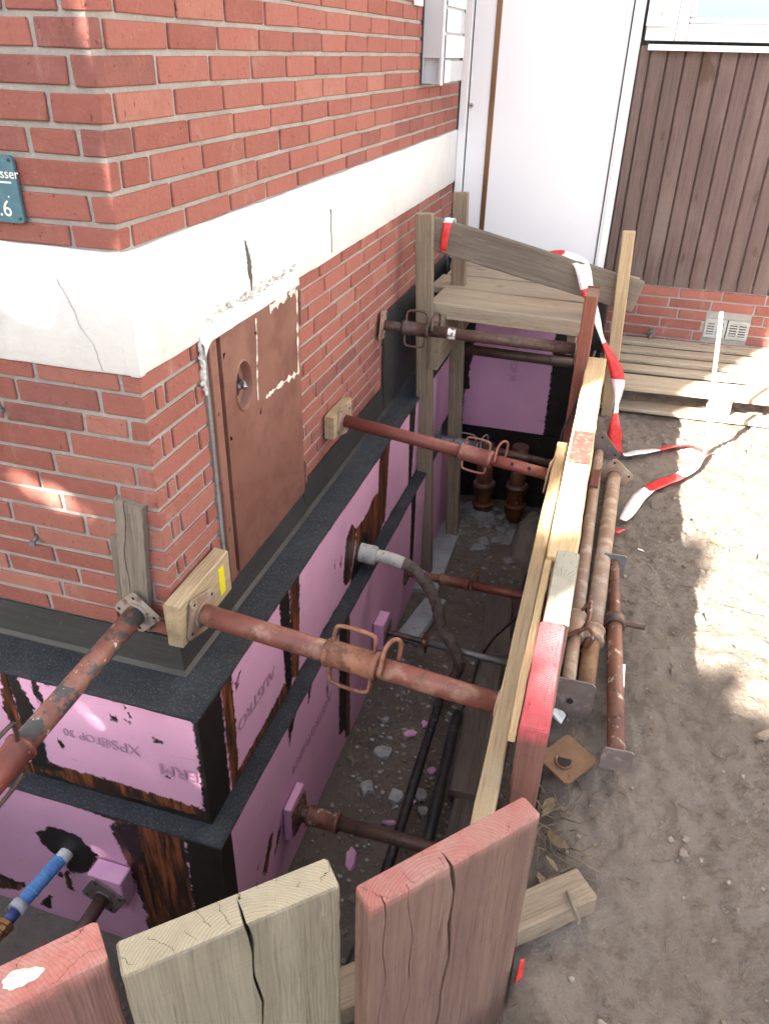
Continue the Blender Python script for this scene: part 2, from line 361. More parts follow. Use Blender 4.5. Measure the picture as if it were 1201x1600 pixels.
M['bronze'] = weathered('bronze_strip', (.20, .115, .062), (.26, .155, .09), 2, bump=0, rough=.28, metal=.7, stretch=(1, 1, .2))
M['gasket'] = weathered('gasket', (.03, .03, .032), (.05, .05, .052), 20, bump=0, rough=.6)
M['boxgrey'] = weathered('mailbox_grey', (.52, .53, .56), (.48, .49, .52), 3, bump=0, rough=.45, metal=.2)
M['paper'] = weathered('paper', (.80, .80, .78), (.74, .74, .73), 10, bump=.1, rough=.8)
M['signblue'] = weathered('sign_petrol', (.045, .125, .165), (.075, .17, .21), 16, (.16, .24, .27), 50, .66, .08, bump=.15, bs=60, rough=.45)
M['signwhite'] = weathered('sign_lettering', (.74, .74, .70), (.66, .66, .62), 30, bump=0, rough=.5)
M['yellow'] = weathered('yellow_tape', (.80, .70, .03), (.72, .62, .02), 30, bump=.1, rough=.5)
M['grille'] = weathered('vent_plastic', (.40, .39, .375), (.34, .33, .31), 14, bump=.2, rough=.6)
def glass_mat():
    t = NT('frosted_pane'); return t.done((.30, .40, .42), .12, None, 0, .6)
M['pane'] = glass_mat()
RED = (.38, .130, .112); PINKRED = (.50, .10, .085)
M['w_clad'] = wood('cladding_wood', (.150, .103, .092), (.112, .078, .071), (.058, .040, .036), 180, wear=.6, stain=(.20, .15, .135), rough=.62)
M['w_grey'] = wood('weathered_wood', (.31, .245, .178), (.235, .18, .128), (.11, .08, .055), 240, endc=(.42, .34, .23))
M['w_old'] = wood('old_grey_board', (.245, .205, .165), (.18, .148, .118), (.06, .045, .035), 240, wear=.5, endc=(.30, .25, .2))
M['w_fresh'] = wood('fresh_pine', (.46, .355, .225), (.385, .285, .17), (.21, .14, .075), 220, wear=.18, stain=(.36, .25, .14), endc=(.58, .44, .27))
M['w_deck'] = wood('deck_board', (.46, .38, .285), (.37, .295, .215), (.20, .15, .105), 240, wear=.3, stain=(.32, .25, .18), endc=(.45, .36, .25))
M['w_floor'] = wood('muddy_board', (.15, .125, .105), (.105, .085, .07), (.045, .035, .03), 220, wear=.6, stain=(.2, .18, .165), endc=(.2, .17, .14))
M['plateworn'] = weathered('worn_plate', (.36, .315, .275), (.28, .23, .20), 20, (.17, .085, .06), 26, .58, .06, (.10, .09, .085), 34, .64, .04, bump=.4, bs=90, bd=.0015, rough=.65)
M['joint'] = stone_grain('dirty_joint', (.20, .19, .18), (.27, .26, .25), (.14, .13, .12), .8, 120, .005)

# ------------------------------------------------------------------ shared shapes
def chambox(hx, hy, hz, c, j=0.0, rnd=random):
    vs_ = []; idx = {}
    for sx in (-1, 1):
        for sy in (-1, 1):
            for sz in (-1, 1):
                jx, jy, jz = (rnd.uniform(-j, j) for _ in range(3))
                for a in range(3):
                    p = [sx * (hx - c), sy * (hy - c), sz * (hz - c)]; p[a] = (sx * hx, sy * hy, sz * hz)[a]
                    idx[(sx, sy, sz, a)] = len(vs_); vs_.append((p[0] + jx, p[1] + jy, p[2] + jz))
    fs = []
    for a in range(3):
        b, d = (a + 1) % 3, (a + 2) % 3
        for s in (-1, 1):
            q = []
            for (tb, td) in ((-1, -1), (1, -1), (1, 1), (-1, 1)):
                k = [0, 0, 0]; k[a] = s; k[b] = tb; k[d] = td; q.append(idx[(*k, a)])
            fs.append(q if s > 0 else q[::-1])
        for s in (-1, 1):
            for t in (-1, 1):       # edge between faces a (sign s) and b (sign t), along d
                k1 = [0, 0, 0]; k1[a] = s; k1[b] = t; k1[d] = -1; k2 = list(k1); k2[d] = 1
                q = [idx[(*k1, a)], idx[(*k1, b)], idx[(*k2, b)], idx[(*k2, a)]]
                fs.append(q if s * t > 0 else q[::-1])
    for sx in (-1, 1):
        for sy in (-1, 1):
            for sz in (-1, 1):
                q = [idx[(sx, sy, sz, a)] for a in range(3)]; fs.append(q if sx * sy * sz > 0 else q[::-1])
    return vs_, fs
def cbox(name, a, b, c=.003, m=None, parent=None, j=0.0):
    a = V(a); b = V(b); h = (b - a) / 2; vs_, fs = chambox(abs(h.x), abs(h.y), abs(h.z), c, j)
    return mesh(name, vs_, fs, m, parent, Matrix.Translation((a + b) / 2))
def outline(w, t, ch, cracks, zt):
    """cross-section of a plank, front face at -t/2; cracks = (x, width, depth) cut into the front face"""
    x0, x1, y0, y1 = -w / 2, w / 2, -t / 2, t / 2
    p = [(x0, y0 + ch), (x0 + ch, y0)]
    for (xc, cw, cd) in sorted(cracks): p += [(xc - cw, y0), (xc - cw * .4, y0 + cd * .55), (xc + cw * .25, y0 + cd), (xc + cw * .5, y0 + cd * .5), (xc + cw, y0)]
    p += [(x1 - ch, y0), (x1, y0 + ch), (x1, y1 - ch), (x1 - ch, y1), (x0 + ch, y1), (x0, y1 - ch)]
    return p
def plank(name, p0, p1, wdir, w, t, m, parent=None, cracks=(), sec=10, jit=.0012, ch=.004, seed=0, bow=0.0, slant=(0, 0), top_fade=True):
    """wooden plank from p0 to p1 (centre line), width along wdir; local Z is the grain"""
    rnd = random.Random(seed); p0 = V(p0); p1 = V(p1); L = (p1 - p0).length
    mw = frame(p0, p1 - p0, wdir); vs_ = []; n = None
    zs = sorted(set([L * i / sec for i in range(sec + 1)] + ([L - .004, L - .03, L - .08, L - .15] if L > .4 else [])))
    ph = [rnd.uniform(0, 6) for _ in range(8)]
    for z in zs:
        cr = []
        for k, (xc, cw, cd) in enumerate(cracks):
            q = (L - z)
            cr.append((xc + .007 * math.sin(q * 9 + ph[k]) + .004 * math.sin(q * 31 + ph[k + 2]) - .02 * q * (k % 2), cw * (1.0 - .35 * min(1, q)) * (1 + .3 * math.sin(q * 40)), cd))
        e = (ch * .5 if z in (zs[0], zs[-1]) else 0)
        o = outline(w - 2 * e, t - 2 * e, ch, cr, z); n = len(o)
        dx = bow * math.sin(math.pi * z / L)
        for (x, y) in o:
            zz = z + (slant[0] * x + slant[1] * y if z == zs[-1] else 0)
            jt = jit * (2.2 if z == zs[-1] else 1); vs_.append((x + rnd.uniform(-jt, jt), y + dx + rnd.uniform(-jit, jit) * .6, zz))
    fs = []
    for i in range(len(zs) - 1):
        for k in range(n):
            k2 = (k + 1) % n; fs.append((i * n + k, i * n + k2, (i + 1) * n + k2, (i + 1) * n + k))
    b = (len(zs) - 1) * n
    fs += [tuple(range(n))[::-1], tuple(b + k for k in range(n))]
    return mesh(name, vs_, fs, m, parent, mw)
def text(name, body, size, m, parent, mw, ext=.0004, sx=1.0, spacing=1.0):
    c = bpy.data.curves.new(name, 'FONT'); c.body = body; c.size = size; c.extrude = ext; c.align_x = 'LEFT'; c.space_character = spacing; c.resolution_u = 3
    c.materials.append(m); tmp = bpy.data.objects.new(name, c); me = bpy.data.meshes.new_from_object(tmp); bpy.data.objects.remove(tmp)
    return link(name, me, m, parent, mw @ Matrix.Diagonal((sx, 1, 1, 1)))

# ------------------------------------------------------------------ ground, yard and trench
XT = 1.075                                          # outer edge of the trench
def front_line(x):                                  # y of the front edge of the trench
    return np.interp(x, [-6, -.6, .36, .46, 1.075], [-1.70, -1.70, -1.045, -.945, -.52])
def in_hole(x, y):
    t = (x < XT) & (y > front_line(x)) & (y < 3.62)
    h = ((x < 0) & (y > -.2)) | (y > 3.62)
    return t | (h & (x > -9) & (x < 9) & (y < 11))
def zyard(x, y):
    z = -.785 - .075 * sstep(.25, -.55, y) + .04 * fbm(x, y, 2.2, 4, 3) + .026 * fbm(x, y, 10, 3, 9) + .020 * fbm(x, y, 30, 3, 21)
    z = z + .03 * np.exp(-((np.asarray(x) - 1.14) ** 2) / .006) * sstep(2.2, 2.0, y) * .4
    fs_ = (np.asarray(x) - 1.112) * .737 - (np.asarray(y) + .581) * .676; ft_ = (np.asarray(x) - 1.112) * .676 + (np.asarray(y) + .581) * .737
    z = z - .30 * sstep(.02, -.06, ft_) * (1 - sstep(.10, .45, fs_))      # scrape in front of the planks
    z = z - .04 * sstep(2.2, 2.62, y)
    trd = sstep(.52, .62, vnoise(np.asarray(x) * 2.2 + 3, np.asarray(y) * 2.2, 8)); z = z - .006 * trd * sstep(-.2, .5, np.sin((np.asarray(x) * .55 + np.asarray(y)) * 210)) * sstep(1.2, 1.4, x)
    rut = np.abs(((np.asarray(x) * .96 + np.asarray(y) * .28) * 14) % 1 - .5) * 2
    return z - .004 * sstep(.4, .8, rut) * sstep(.45, .6, vnoise(np.asarray(x) * 3, np.asarray(y) * 3, 5))
def grid_sheet(name, xs, ys, zf, keep, m, kind='structure'):
    X, Y = np.meshgrid(xs, ys, indexing='ij'); Z = zf(X, Y); nx, ny = X.shape
    vid = -np.ones((nx, ny), int); fs = []
    cx = (xs[:-1] + xs[1:]) / 2; cy = (ys[:-1] + ys[1:]) / 2; CX, CY = np.meshgrid(cx, cy, indexing='ij'); K = keep(CX, CY)
    I, J = np.nonzero(K); idx = np.arange(nx * ny).reshape(nx, ny)
    F = np.stack([idx[I, J], idx[I + 1, J], idx[I + 1, J + 1], idx[I, J + 1]], 1)
    used = np.unique(F); remap = -np.ones(nx * ny, int); remap[used] = np.arange(len(used)); F = remap[F]
    P = np.stack([X.ravel(), Y.ravel(), Z.ravel()], 1)[used]
    me = bpy.data.meshes.new(name); me.vertices.add(len(P)); me.vertices.foreach_set('co', P.ravel())
    me.loops.add(F.size); me.loops.foreach_set('vertex_index', F.ravel()); me.polygons.add(len(F))
    me.polygons.foreach_set('loop_start', np.arange(0, F.size, 4)); me.update(calc_edges=True)
    me.polygons.foreach_set('use_smooth', [True] * len(F)); me.validate()
    return tag(link(name, me, m), kind=kind)
xs = np.concatenate([[-300, -80, -30, -12, -9, -6, -4, -3, -2, -1.2], np.arange(-.6, 1.02, .03), np.arange(1.03, 2.5, .0115), [2.52, 2.6, 2.75, 3, 3.5, 4.5, 6, 9, 14, 30, 80, 300]])
ys = np.concatenate([[-300, -80, -30, -14, -8, -5, -3.4, -2.6, -2.2, -1.9, -1.75], np.arange(-1.6, -.9, .035), np.arange(-.87, 3.6, .0135), [3.63, 4, 5, 7, 11, 20, 50, 120, 300]])
def zall(X, Y):
    return np.where((np.abs(X) < 4) & (np.abs(Y) < 5), zyard(X, Y), -.80)
tag(grid_sheet('yard_ground', xs, ys, zall, lambda x, y: ~in_hole(x, y), M['yard']), 'trodden brown earth of the yard beside the trench')
def zfloor(X, Y):
    z = -1.985 + .05 * fbm(X, Y, 2.6, 4, 31) + .022 * fbm(X, Y, 13, 4, 41) + .010 * fbm(X, Y, 46, 3, 51)
    z = z + .07 * np.exp(-(((X - .47) / .30) ** 2 + ((Y - 3.15) / .35) ** 2)) * (1 + 1.2 * fbm(X, Y, 14, 3, 61))
    return z
fx = np.arange(-1.3, 1.12, .0165); fy = np.arange(-1.8, 3.66, .0185)
tag(grid_sheet('trench_floor', fx, fy, zfloor, lambda x, y: (x > .05) | (y < -.1), M['floor']), 'dark rubble strewn earth at the bottom of the trench')
eb = MB()
for k in range(24):
    y0 = -.6 + k * .176; y1 = y0 + .176; j0 = .01 * math.sin(k * 3.1); j1 = .01 * math.sin((k + 1) * 3.1)
    eb.add([(1.10 + j0, y0, -2.1), (1.10 + j1, y1, -2.1), (1.108 + j1, y1, -.80), (1.108 + j0, y0, -.80)], [(0, 1, 2, 3)])
bx = [-6, -.6, .36, .46, 1.11]; by = [float(front_line(x)) - .03 for x in bx]
for k in range(4): eb.add([(bx[k], by[k], -2.1), (bx[k + 1], by[k + 1], -2.1), (bx[k + 1], by[k + 1], -.82), (bx[k], by[k], -.82)], [(0, 1, 2, 3)])
tag(eb.build('earth_bank', M['floor']), kind='structure')
sn = MB()
sx_ = np.linspace(-1.3, -.12, 40); sy_ = np.linspace(-.23, -.75, 18)
for i, x in enumerate(sx_):
    for y in sy_: sn.v.append((x, y, -1.952 + .03 * float(fbm(x, y, 7, 3, 5)) - .06 * float(sstep(-.3, -.12, x)) - .05 * float(sstep(-.55, -.75, y))))
for i in range(39):
    for j in range(17): sn.f.append((i * 18 + j, (i + 1) * 18 + j, (i + 1) * 18 + j + 1, i * 18 + j + 1)); sn.s.append(True)
tag(sn.build('sand_bed', M['sand']), kind='structure')

# ------------------------------------------------------------------ the house
house = empty('brick_house', (-.3, .3, -.78), 'red brick house corner with white plaster band, white door and brown cladding', 'house')
mb = MB(); mb.box((-9, .006, -2.1), (-.006, 11, 7.0)); front_core = None
front = MB().box((-9, .006, -.80), (-.045, .20, 7.0)).build('front_wall', M['mortar'], house)
side = MB().box((-.20, .205, -.80), (-.006, 3.64, 7.0)).add([(-.045, .006, -.80), (-.006, .006, -.80), (-.006, .205, -.80), (-.045, .205, -.80), (-.045, .006, 7), (-.006, .006, 7), (-.006, .205, 7), (-.045, .205, 7)],
        [(0, 1, 5, 4), (1, 2, 6, 5), (2, 3, 7, 6), (3, 0, 4, 7)]).build('side_wall', M['mortar'], house)
porch = MB().box((1.0, 3.607, -.86), (9, 3.80, -.30)).box((1.0, 3.63, -.30), (9, 3.80, .93)).build('porch_wall', M['mortar'], house)
MB().box((-9, .21, -2.1), (-.21, 11, 7.0)).box((-.2, 3.82, -2.1), (9, 11, 7.0)).box((-.2, 3.66, 1.9), (9, 3.81, 7.0)).box((2.4, 3.645, .95), (9, 3.81, 1.89)).build('wall_core', M['mortar'], house)
bricks = []
CH = .0664; JT = .0122
def add_brick(par, x0, x1, y0, y1, z0, z1): bricks.append((par, x0, x1, y0, y1, z0, z1))
ZL = [.180, .1266, .0581, -.0057, -.0767, -.1438, -.2052, -.2661, -.3362, -.3995, -.4593, -.523, -.586, -.650]
ZU = [.4711, .5268, .5953, .6634, .7268, .7952, .8628, .9275, .994, 1.061, 1.127, 1.194, 1.260, 1.327, 1.393]
# (front joint offset list from the corner, side joint offset list from the corner, far side phase)
LOW = [((.059,), (.249,), .238), ((.128,), (.058, .106), .04), ((.054, .188), (.254,), .11), ((.246,), (.06, .11), .168), ((.058,), (.244,), .235), ((.12,), (.055, .103), .046), ((.06,), (.25,), .11),
       ((.25,), (.048, .099), .168), ((.18,), (.24,), .238), ((.13,), (.05, .092), .05), ((.06,), (.246,), .11), ((.13,), (.055, .1), .17), ((.19,), (.25,), .235)]
UPP = [((.125,), (.052,)), ((.063,), (.241,)), ((.25,), (.046, .165)), ((.065, .192), (.11,)), ((.125,), (.053,)), ((.059,), (.241,)), ((.133,), (.051,)), ((.062, .192), (.101,)), ((.125,), (.05,)), ((.06,), (.24,)), ((.19,), (.05,)), ((.06,), (.11,)), ((.125,), (.05,)), ((.06,), (.24,))]
def course(z0, z1, fj, sj, phase=None, box=None, ymax=3.585):
    h = JT / 2; z0 += h; z1 -= h
    add_brick(side, -(fj[0] - h), 0, 0, sj[0] - h, z0, z1)                # corner brick shows on both faces
    xs_ = list(fj)
    while xs_[-1] < 1.0: xs_.append(xs_[-1] + .25 + random.uniform(-.002, .002))
    for a, b in zip(xs_[:-1], xs_[1:]): add_brick(front, -(b - h), -(a + h), 0, .03, z0, z1)
    ys_ = list(sj)
    while ys_[-1] < ymax: ys_.append(ys_[-1] + .25 + random.uniform(-.002, .002))
    if phase is not None:
        ys_ = [y for y in ys_ if y < .36]; k = .75 + phase
        while k < ymax + .25: ys_.append(k); k += .249
    for a, b in zip(ys_[:-1], ys_[1:]):
        b = min(b, ymax + h); a0, b0 = a + h, b - h
        if box:
            if a0 >= box[0] and b0 <= box[1]: continue
            if a0 < box[0] < b0: b0 = box[0]
            elif a0 < box[1] < b0: a0 = box[1]
        if z1 < -.24 and a0 > 2.11: continue
        if z1 < -.24 and b0 > 2.11: b0 = 2.11
        if b0 - a0 > .015: add_brick(side, -.03, 0, a0, b0, z0, z1)
for k in range(13):
    fj, sj, ph = LOW[k]; course(ZL[k + 1], ZL[k], fj, sj, ph, (.305, .985))
for k in range(14):
    fj, sj = UPP[k]; course(ZU[k], ZU[k + 1], fj, sj)
for k in range(7):                                                          # low wall under the cladding
    z1 = -.345 - k * .0635; z0 = z1 - .0635; o_ = [1.218, 1.168, 1.234, 1.14, 1.096, 1.19, 1.25][k]
    x = o_ - .25
    while x < 2.4:
        a, b = max(x + .005, 1.0), x + .245
        if b - a > .03:
            if k in (2, 3, 4) and b > 1.655 and a < 1.915:
                if a < 1.62: add_brick(porch, a, 1.652, 3.6, 3.63, z0 + .005, z1 - .005)
                if b > 1.95: add_brick(porch, 1.918, b, 3.6, 3.63, z0 + .005, z1 - .005)
            else: add_brick(porch, a, b, 3.6, 3.63, z0 + .005, z1 - .005)
        x += .25
CAMP = V((1.0763, -1.5582, 0.8804))
def bdist(b): return (V(((b[1] + b[2]) / 2, (b[3] + b[4]) / 2, (b[5] + b[6]) / 2)) - CAMP).length
def binview(b):
    d = V(((b[1] + b[2]) / 2, (b[3] + b[4]) / 2, (b[5] + b[6]) / 2)) - CAMP; z = d.dot(_f)
    return z > 0 and abs(d.dot(_r) / z) < .56 and abs(d.dot(_u) / z) < .70
bricks.sort(key=lambda b: (not binview(b), bdist(b)))
rest = {}
for i, (par, x0, x1, y0, y1, z0, z1) in enumerate(bricks):
    vs_, fs = chambox((x1 - x0) / 2, (y1 - y0) / 2, (z1 - z0) / 2, .0026, .0017)
    dy = random.uniform(-.0012, .0012); c = V(((x0 + x1) / 2 + dy, (y0 + y1) / 2 - dy, (z0 + z1) / 2)); rv = random.random()
    if i < 300:
        # world position is kept in the mesh so that the clay pattern differs from brick to brick
        mesh('brick', [V(v) + c for v in vs_], fs, M['brick'], par, None, attrs={'rnd': [rv] * len(vs_)})
    else:
        r_ = rest.setdefault(par.name, (par, MB(), [])); r_[1].add([V(v) + c for v in vs_], fs); r_[2].extend([rv] * len(vs_))
for par, b_, rv in rest.values(): tag(b_.build('bricks', M['brick'], par, attrs={'rnd': rv}), kind='stuff')

# plaster band
def band(name, pts, zb, zt, off, n, d, parent):
    """strip proud of the wall with uneven top and bottom edges"""
    p0, p1 = V(pts[0]), V(pts[1]); b = MB(); o = V(off); rows = 5
    for i in range(n + 1):
        p = p0.lerp(p1, i / n); s = (p1 - p0).length * i / n
        e0 = zb + .006 * float(fbm(s, 1.7, 9, 3, 4)) ; e1 = zt + .008 * float(fbm(s, 7.7, 9, 3, 8))
        for k in range(rows):
            t = (0, .015, .5, .985, 1)[k]; w = .002 * float(fbm(s, t, 6, 2, 13)); q = p + o * (d + w - (.0025 if k in (0, rows - 1) else 0)); b.v.append((q.x, q.y, e0 + (e1 - e0) * t))
        b.v.append((p.x - o.x * .02, p.y - o.y * .02, e0)); b.v.append((p.x - o.x * .02, p.y - o.y * .02, e1))
    m_ = rows + 2
    for i in range(n):
        a, c = i * m_, (i + 1) * m_
        for k in range(rows - 1): b.f.append((a + k, c + k, c + k + 1, a + k + 1)); b.s.append(k in (1, 2))
        b.f.append((a + rows, c + rows, c, a)); b.f.append((a + rows - 1, c + rows - 1, c + rows + 1, a + rows + 1)); b.s += [False, False]
    return b.build(name, M['plaster'], parent)
bs = band('plaster_band', ((0, -.0068, 0), (0, 3.60, 0)), .178, .472, (1, 0, 0), 150, .006, house)
bf = band('plaster_band', ((.0068, 0, 0), (-6, 0, 0)), .178, .472, (0, -1, 0), 220, .006, house)
def crackline(name, pts, parent, m, wid, nrm, n=6):
    c = curve(pts, n); b = MB(); nrm = V(nrm)
    for i, p in enumerate(c):
        t = i / (len(c) - 1); w = wid(t) * random.uniform(.75, 1.25); jj = random.uniform(-.0015, .0015)
        side_ = V((0, 1, 0)) if abs(nrm.x) > .5 else V((1, 0, 0))
        b.v += [tuple(p + side_ * (jj - w) + nrm * .0012), tuple(p + side_ * (jj + w) + nrm * .0012), tuple(p + side_ * (jj - w) - nrm * .004), tuple(p + side_ * (jj + w) - nrm * .004)]
    for i in range(len(c) - 1):
        a = i * 4; d = a + 4; b.f += [(a, a + 1, d + 1, d), (a + 2, a, d, d + 2), (a + 1, a + 3, d + 3, d + 1)]; b.s += [False] * 3
    return b.build(name, m, parent)
crackline('crack', [(.008, .612, .386), (.008, .62, .355), (.008, .630, .32), (.008, .629, .29), (.008, .636, .262), (.008, .634, .232)], bs, M['crack'], lambda t: .0012 + .010 * (math.sin(min(1, t * 1.05) * math.pi) ** 1.3), (1, 0, 0))
crackline('crack', [(.008, 1.345, .36), (.008, 1.352, .335), (.008, 1.348, .30), (.008, 1.353, .20)], bs, M['crack'], lambda t: .003 * max(0, 1 - t * 4) + .0003, (1, 0, 0))
crackline('crack', [(-.180, -.008, .40), (-.150, -.008, .33), (-.138, -.008, .29), (-.112, -.008, .25), (-.103, -.008, .21), (-.098, -.008, .184)], bf, M['render_grey'], lambda t: .0003 + .0005 * math.sin(t * 9) ** 2, (0, -1, 0))

# flashing at the foot of the walls
def strip(name, prof, path, m, parent, n=1):
    """profile (out, z) swept along a path of (point, outward)"""
    b = MB(); k = len(prof)
    for (p, o) in path:
        p = V(p); o = V(o)
        for (d, z) in prof: b.v.append((p.x + o.x * d, p.y + o.y * d, z))
    for i in range(len(path) - 1):
        for j in range(k): b.f.append((i * k + j, (i + 1) * k + j, (i + 1) * k + (j + 1) % k, i * k + (j + 1) % k)); b.s.append(False)
    b.f.append(tuple(range(k))); b.f.append(tuple((len(path) - 1) * k + j for j in range(k))); b.s += [False, False]
    return b.build(name, m, parent)
pf = [(.002, -.645), (.0065, -.644), (.020, -.755), (.030, -.768), (.030, -.772), (.0, -.772)]
path = [((-6, 0, 0), (0, -1, 0))] + [((-x, 0, 0), (0, -1, 0)) for x in (1.5, .8, .4)] + [((0, 0, 0), (1, -1, 0))] + [((0, y, 0), (1, 0, 0)) for y in (.3, .31)]
strip('flashing', pf, path, M['flash'], house)
pf2 = [(.002, -.628), (.0065, -.626), (.018, -.755), (.030, -.768), (.030, -.772), (.0, -.772)]
strip('flashing', [(.002, -.668)] + [(.0065, -.667)] + pf[2:], [((0, y, 0), (1, 0, 0)) for y in (.312, .98)], M['flash'], house)
strip('flashing', pf2, [((0, y, 0), (1, 0, 0)) for y in (.982, 1.5, 2.085)], M['flash'], house)
strip('upstand_membrane', [(.002, -.243), (.010, -.243), (.020, -.755), (.031, -.769), (.0, -.773)], [((0, y, 0), (1, 0, 0)) for y in (2.087, 2.6, 3.1, 3.5)], M['flash'], house)

# door, window, cladding of the porch
door = MB().box((.006, 3.60, -.29), (.052, 3.68, 1.9)).box((.932, 3.60, -.29), (.990, 3.68, 1.9)).box((.052, 3.605, -.29), (.932, 3.68, -.262)).build('door', M['white'], house)
bevelled(door, .003)
cbox('door_leaf', (.060, 3.618, -.258), (.924, 3.665, 1.9), .003, M['white2'], door)
cbox('gasket', (.053, 3.63, -.259), (.0595, 3.66, 1.9), .0005, M['gasket'], door)
cbox('gasket', (.9245, 3.632, -.259), (.9315, 3.66, 1.9), .0005, M['gasket'], door)
cbox('trim_strip', (.182, 3.610, -.24), (.214, 3.6195, 1.9), .002, M['bronze'], door)
cbox('frame_bead', (.944, 3.592, -.285), (.957, 3.603, 1.9), .003, M['white'], door)
lk = MB().tube([(.075, 3.62, .604), (.075, 3.606, .604)], .013, 18).build('lock', M['silver'], door)
MB().tube([(.075, 3.6065, .604), (.075, 3.604, .604)], .005, 10).build('lock_core', M['gasket'], door)
win = MB().box((1.225, 3.60, .955), (2.4, 3.68, 1.035)).box((1.165, 3.60, .955), (1.224, 3.68, 1.9)).box((1.225, 3.60, 1.80), (2.4, 3.68, 1.9)).build('window', M['white'], house); bevelled(win, .006, 2)
cbox('frame', (1.01, 3.595, .955), (1.163, 3.68, 1.9), .003, M['white'], win)
cbox('sash', (1.226, 3.612, 1.037), (2.4, 3.66, 1.062), .006, M['white'], win)
cbox('sash', (1.226, 3.612, 1.064), (1.252, 3.66, 1.79), .006, M['white'], win)
cbox('pane', (1.25, 3.635, 1.06), (2.4, 3.645, 1.79), .001, M['pane'], win)
sill = MB().box((1.035, 3.545, .928), (2.4, 3.66, .938)).box((1.035, 3.537, .910), (2.4, 3.545, .938)).build('sill', M['white'], win)
cbox('latch_plate', (1.29, 3.593, 1.0), (1.312, 3.6005, 1.014), .001, M['white2'], win)
clad = MB().box((.995, 3.615, -.338), (2.4, 3.632, .927)).build('cladding', M['gasket'], house)
x = .994; k = 0
while x < 2.35:
    w_ = .0915 if k else .055
    vs_ = []
    b = MB(); d = .006
    pr = [(x + .0015, 3.612), (x + .0015, 3.604), (x + .010, 3.5925), (x + w_ - .006, 3.5925), (x + w_ - .0015, 3.599), (x + w_ - .0015, 3.612)]
    cx_ = x + w_ / 2; zz = (-.339 - .004 * random.random(), .926)
    for z in zz: b.v += [(p[0] - cx_, p[1] - 3.6, z - zz[0]) for p in pr]
    b.f += [(i, (i + 1) % 6, 6 + (i + 1) % 6, 6 + i) for i in range(6)] + [(5, 4, 3, 2, 1, 0), (6, 7, 8, 9, 10, 11)]; b.s += [False] * 8
    b.build('plank', M['w_clad'], clad, Matrix.Translation((cx_, 3.6, zz[0]))); x += w_; k += 1
# vent grille: two squares with slots
gr = MB()
for gx in (1.657, 1.789):
    gr.box((gx, 3.590, -.628), (gx + .125, 3.604, -.609)); gr.box((gx, 3.590, -.529), (gx + .125, 3.604, -.512))
    for q in (0, .047, .094): gr.box((gx + (0, .056, .109)[int(q / .047)], 3.590, -.6088), (gx + (.014, .068, .125)[int(q / .047)], 3.604, -.5292))
    for z in (-.604, -.588, -.572, -.556, -.540): gr.box((gx + .0142, 3.591, z), (gx + .0558, 3.6035, z + .009)); gr.box((gx + .0682, 3.591, z), (gx + .1088, 3.6035, z + .009))
vg = gr.build('vent_grille', M['grille'], house); MB().box((1.66, 3.606, -.626), (1.91, 3.6095, -.514)).build('duct', M['black'], vg)

# ------------------------------------------------------------------ basement wall with pink boards
base = empty('basement_wall', (.05, 1.5, -1.98), 'basement wall clad in pink foam boards with black bitumen seams', 'basement wall')
MB().box((-6, -.10, -2.1), (.08, .20, -.79)).box((-.19, .201, -2.1), (.08, 3.70, -.79)).box((.081, 3.50, -2.1), (1.06, 3.70, -.31)).build('wall_core', M['crack'], base)
def polysd(px, py, poly):
    """signed distance, positive inside"""
    P = np.array(poly, float); d = np.full(px.shape, 1e9); ins = np.zeros(px.shape, bool); n = len(P)
    for i in range(n):
        a, b = P[i], P[(i + 1) % n]; e = b - a; wx, wy = px - a[0], py - a[1]
        t = np.clip((wx * e[0] + wy * e[1]) / (e @ e + 1e-12), 0, 1); d = np.minimum(d, np.hypot(wx - e[0] * t, wy - e[1] * t))
        c = ((a[1] <= py) & (py < b[1])) | ((b[1] <= py) & (py < a[1]))
        with np.errstate(divide='ignore', invalid='ignore'):
            xi = a[0] + (py - a[1]) / (b[1] - a[1]) * e[0]
        ins ^= c & (px < xi)
    return np.where(ins, d, -d)
def rect(a, b, z0, z1): return [(a, z0), (b, z0), (b, z1), (a, z1)]
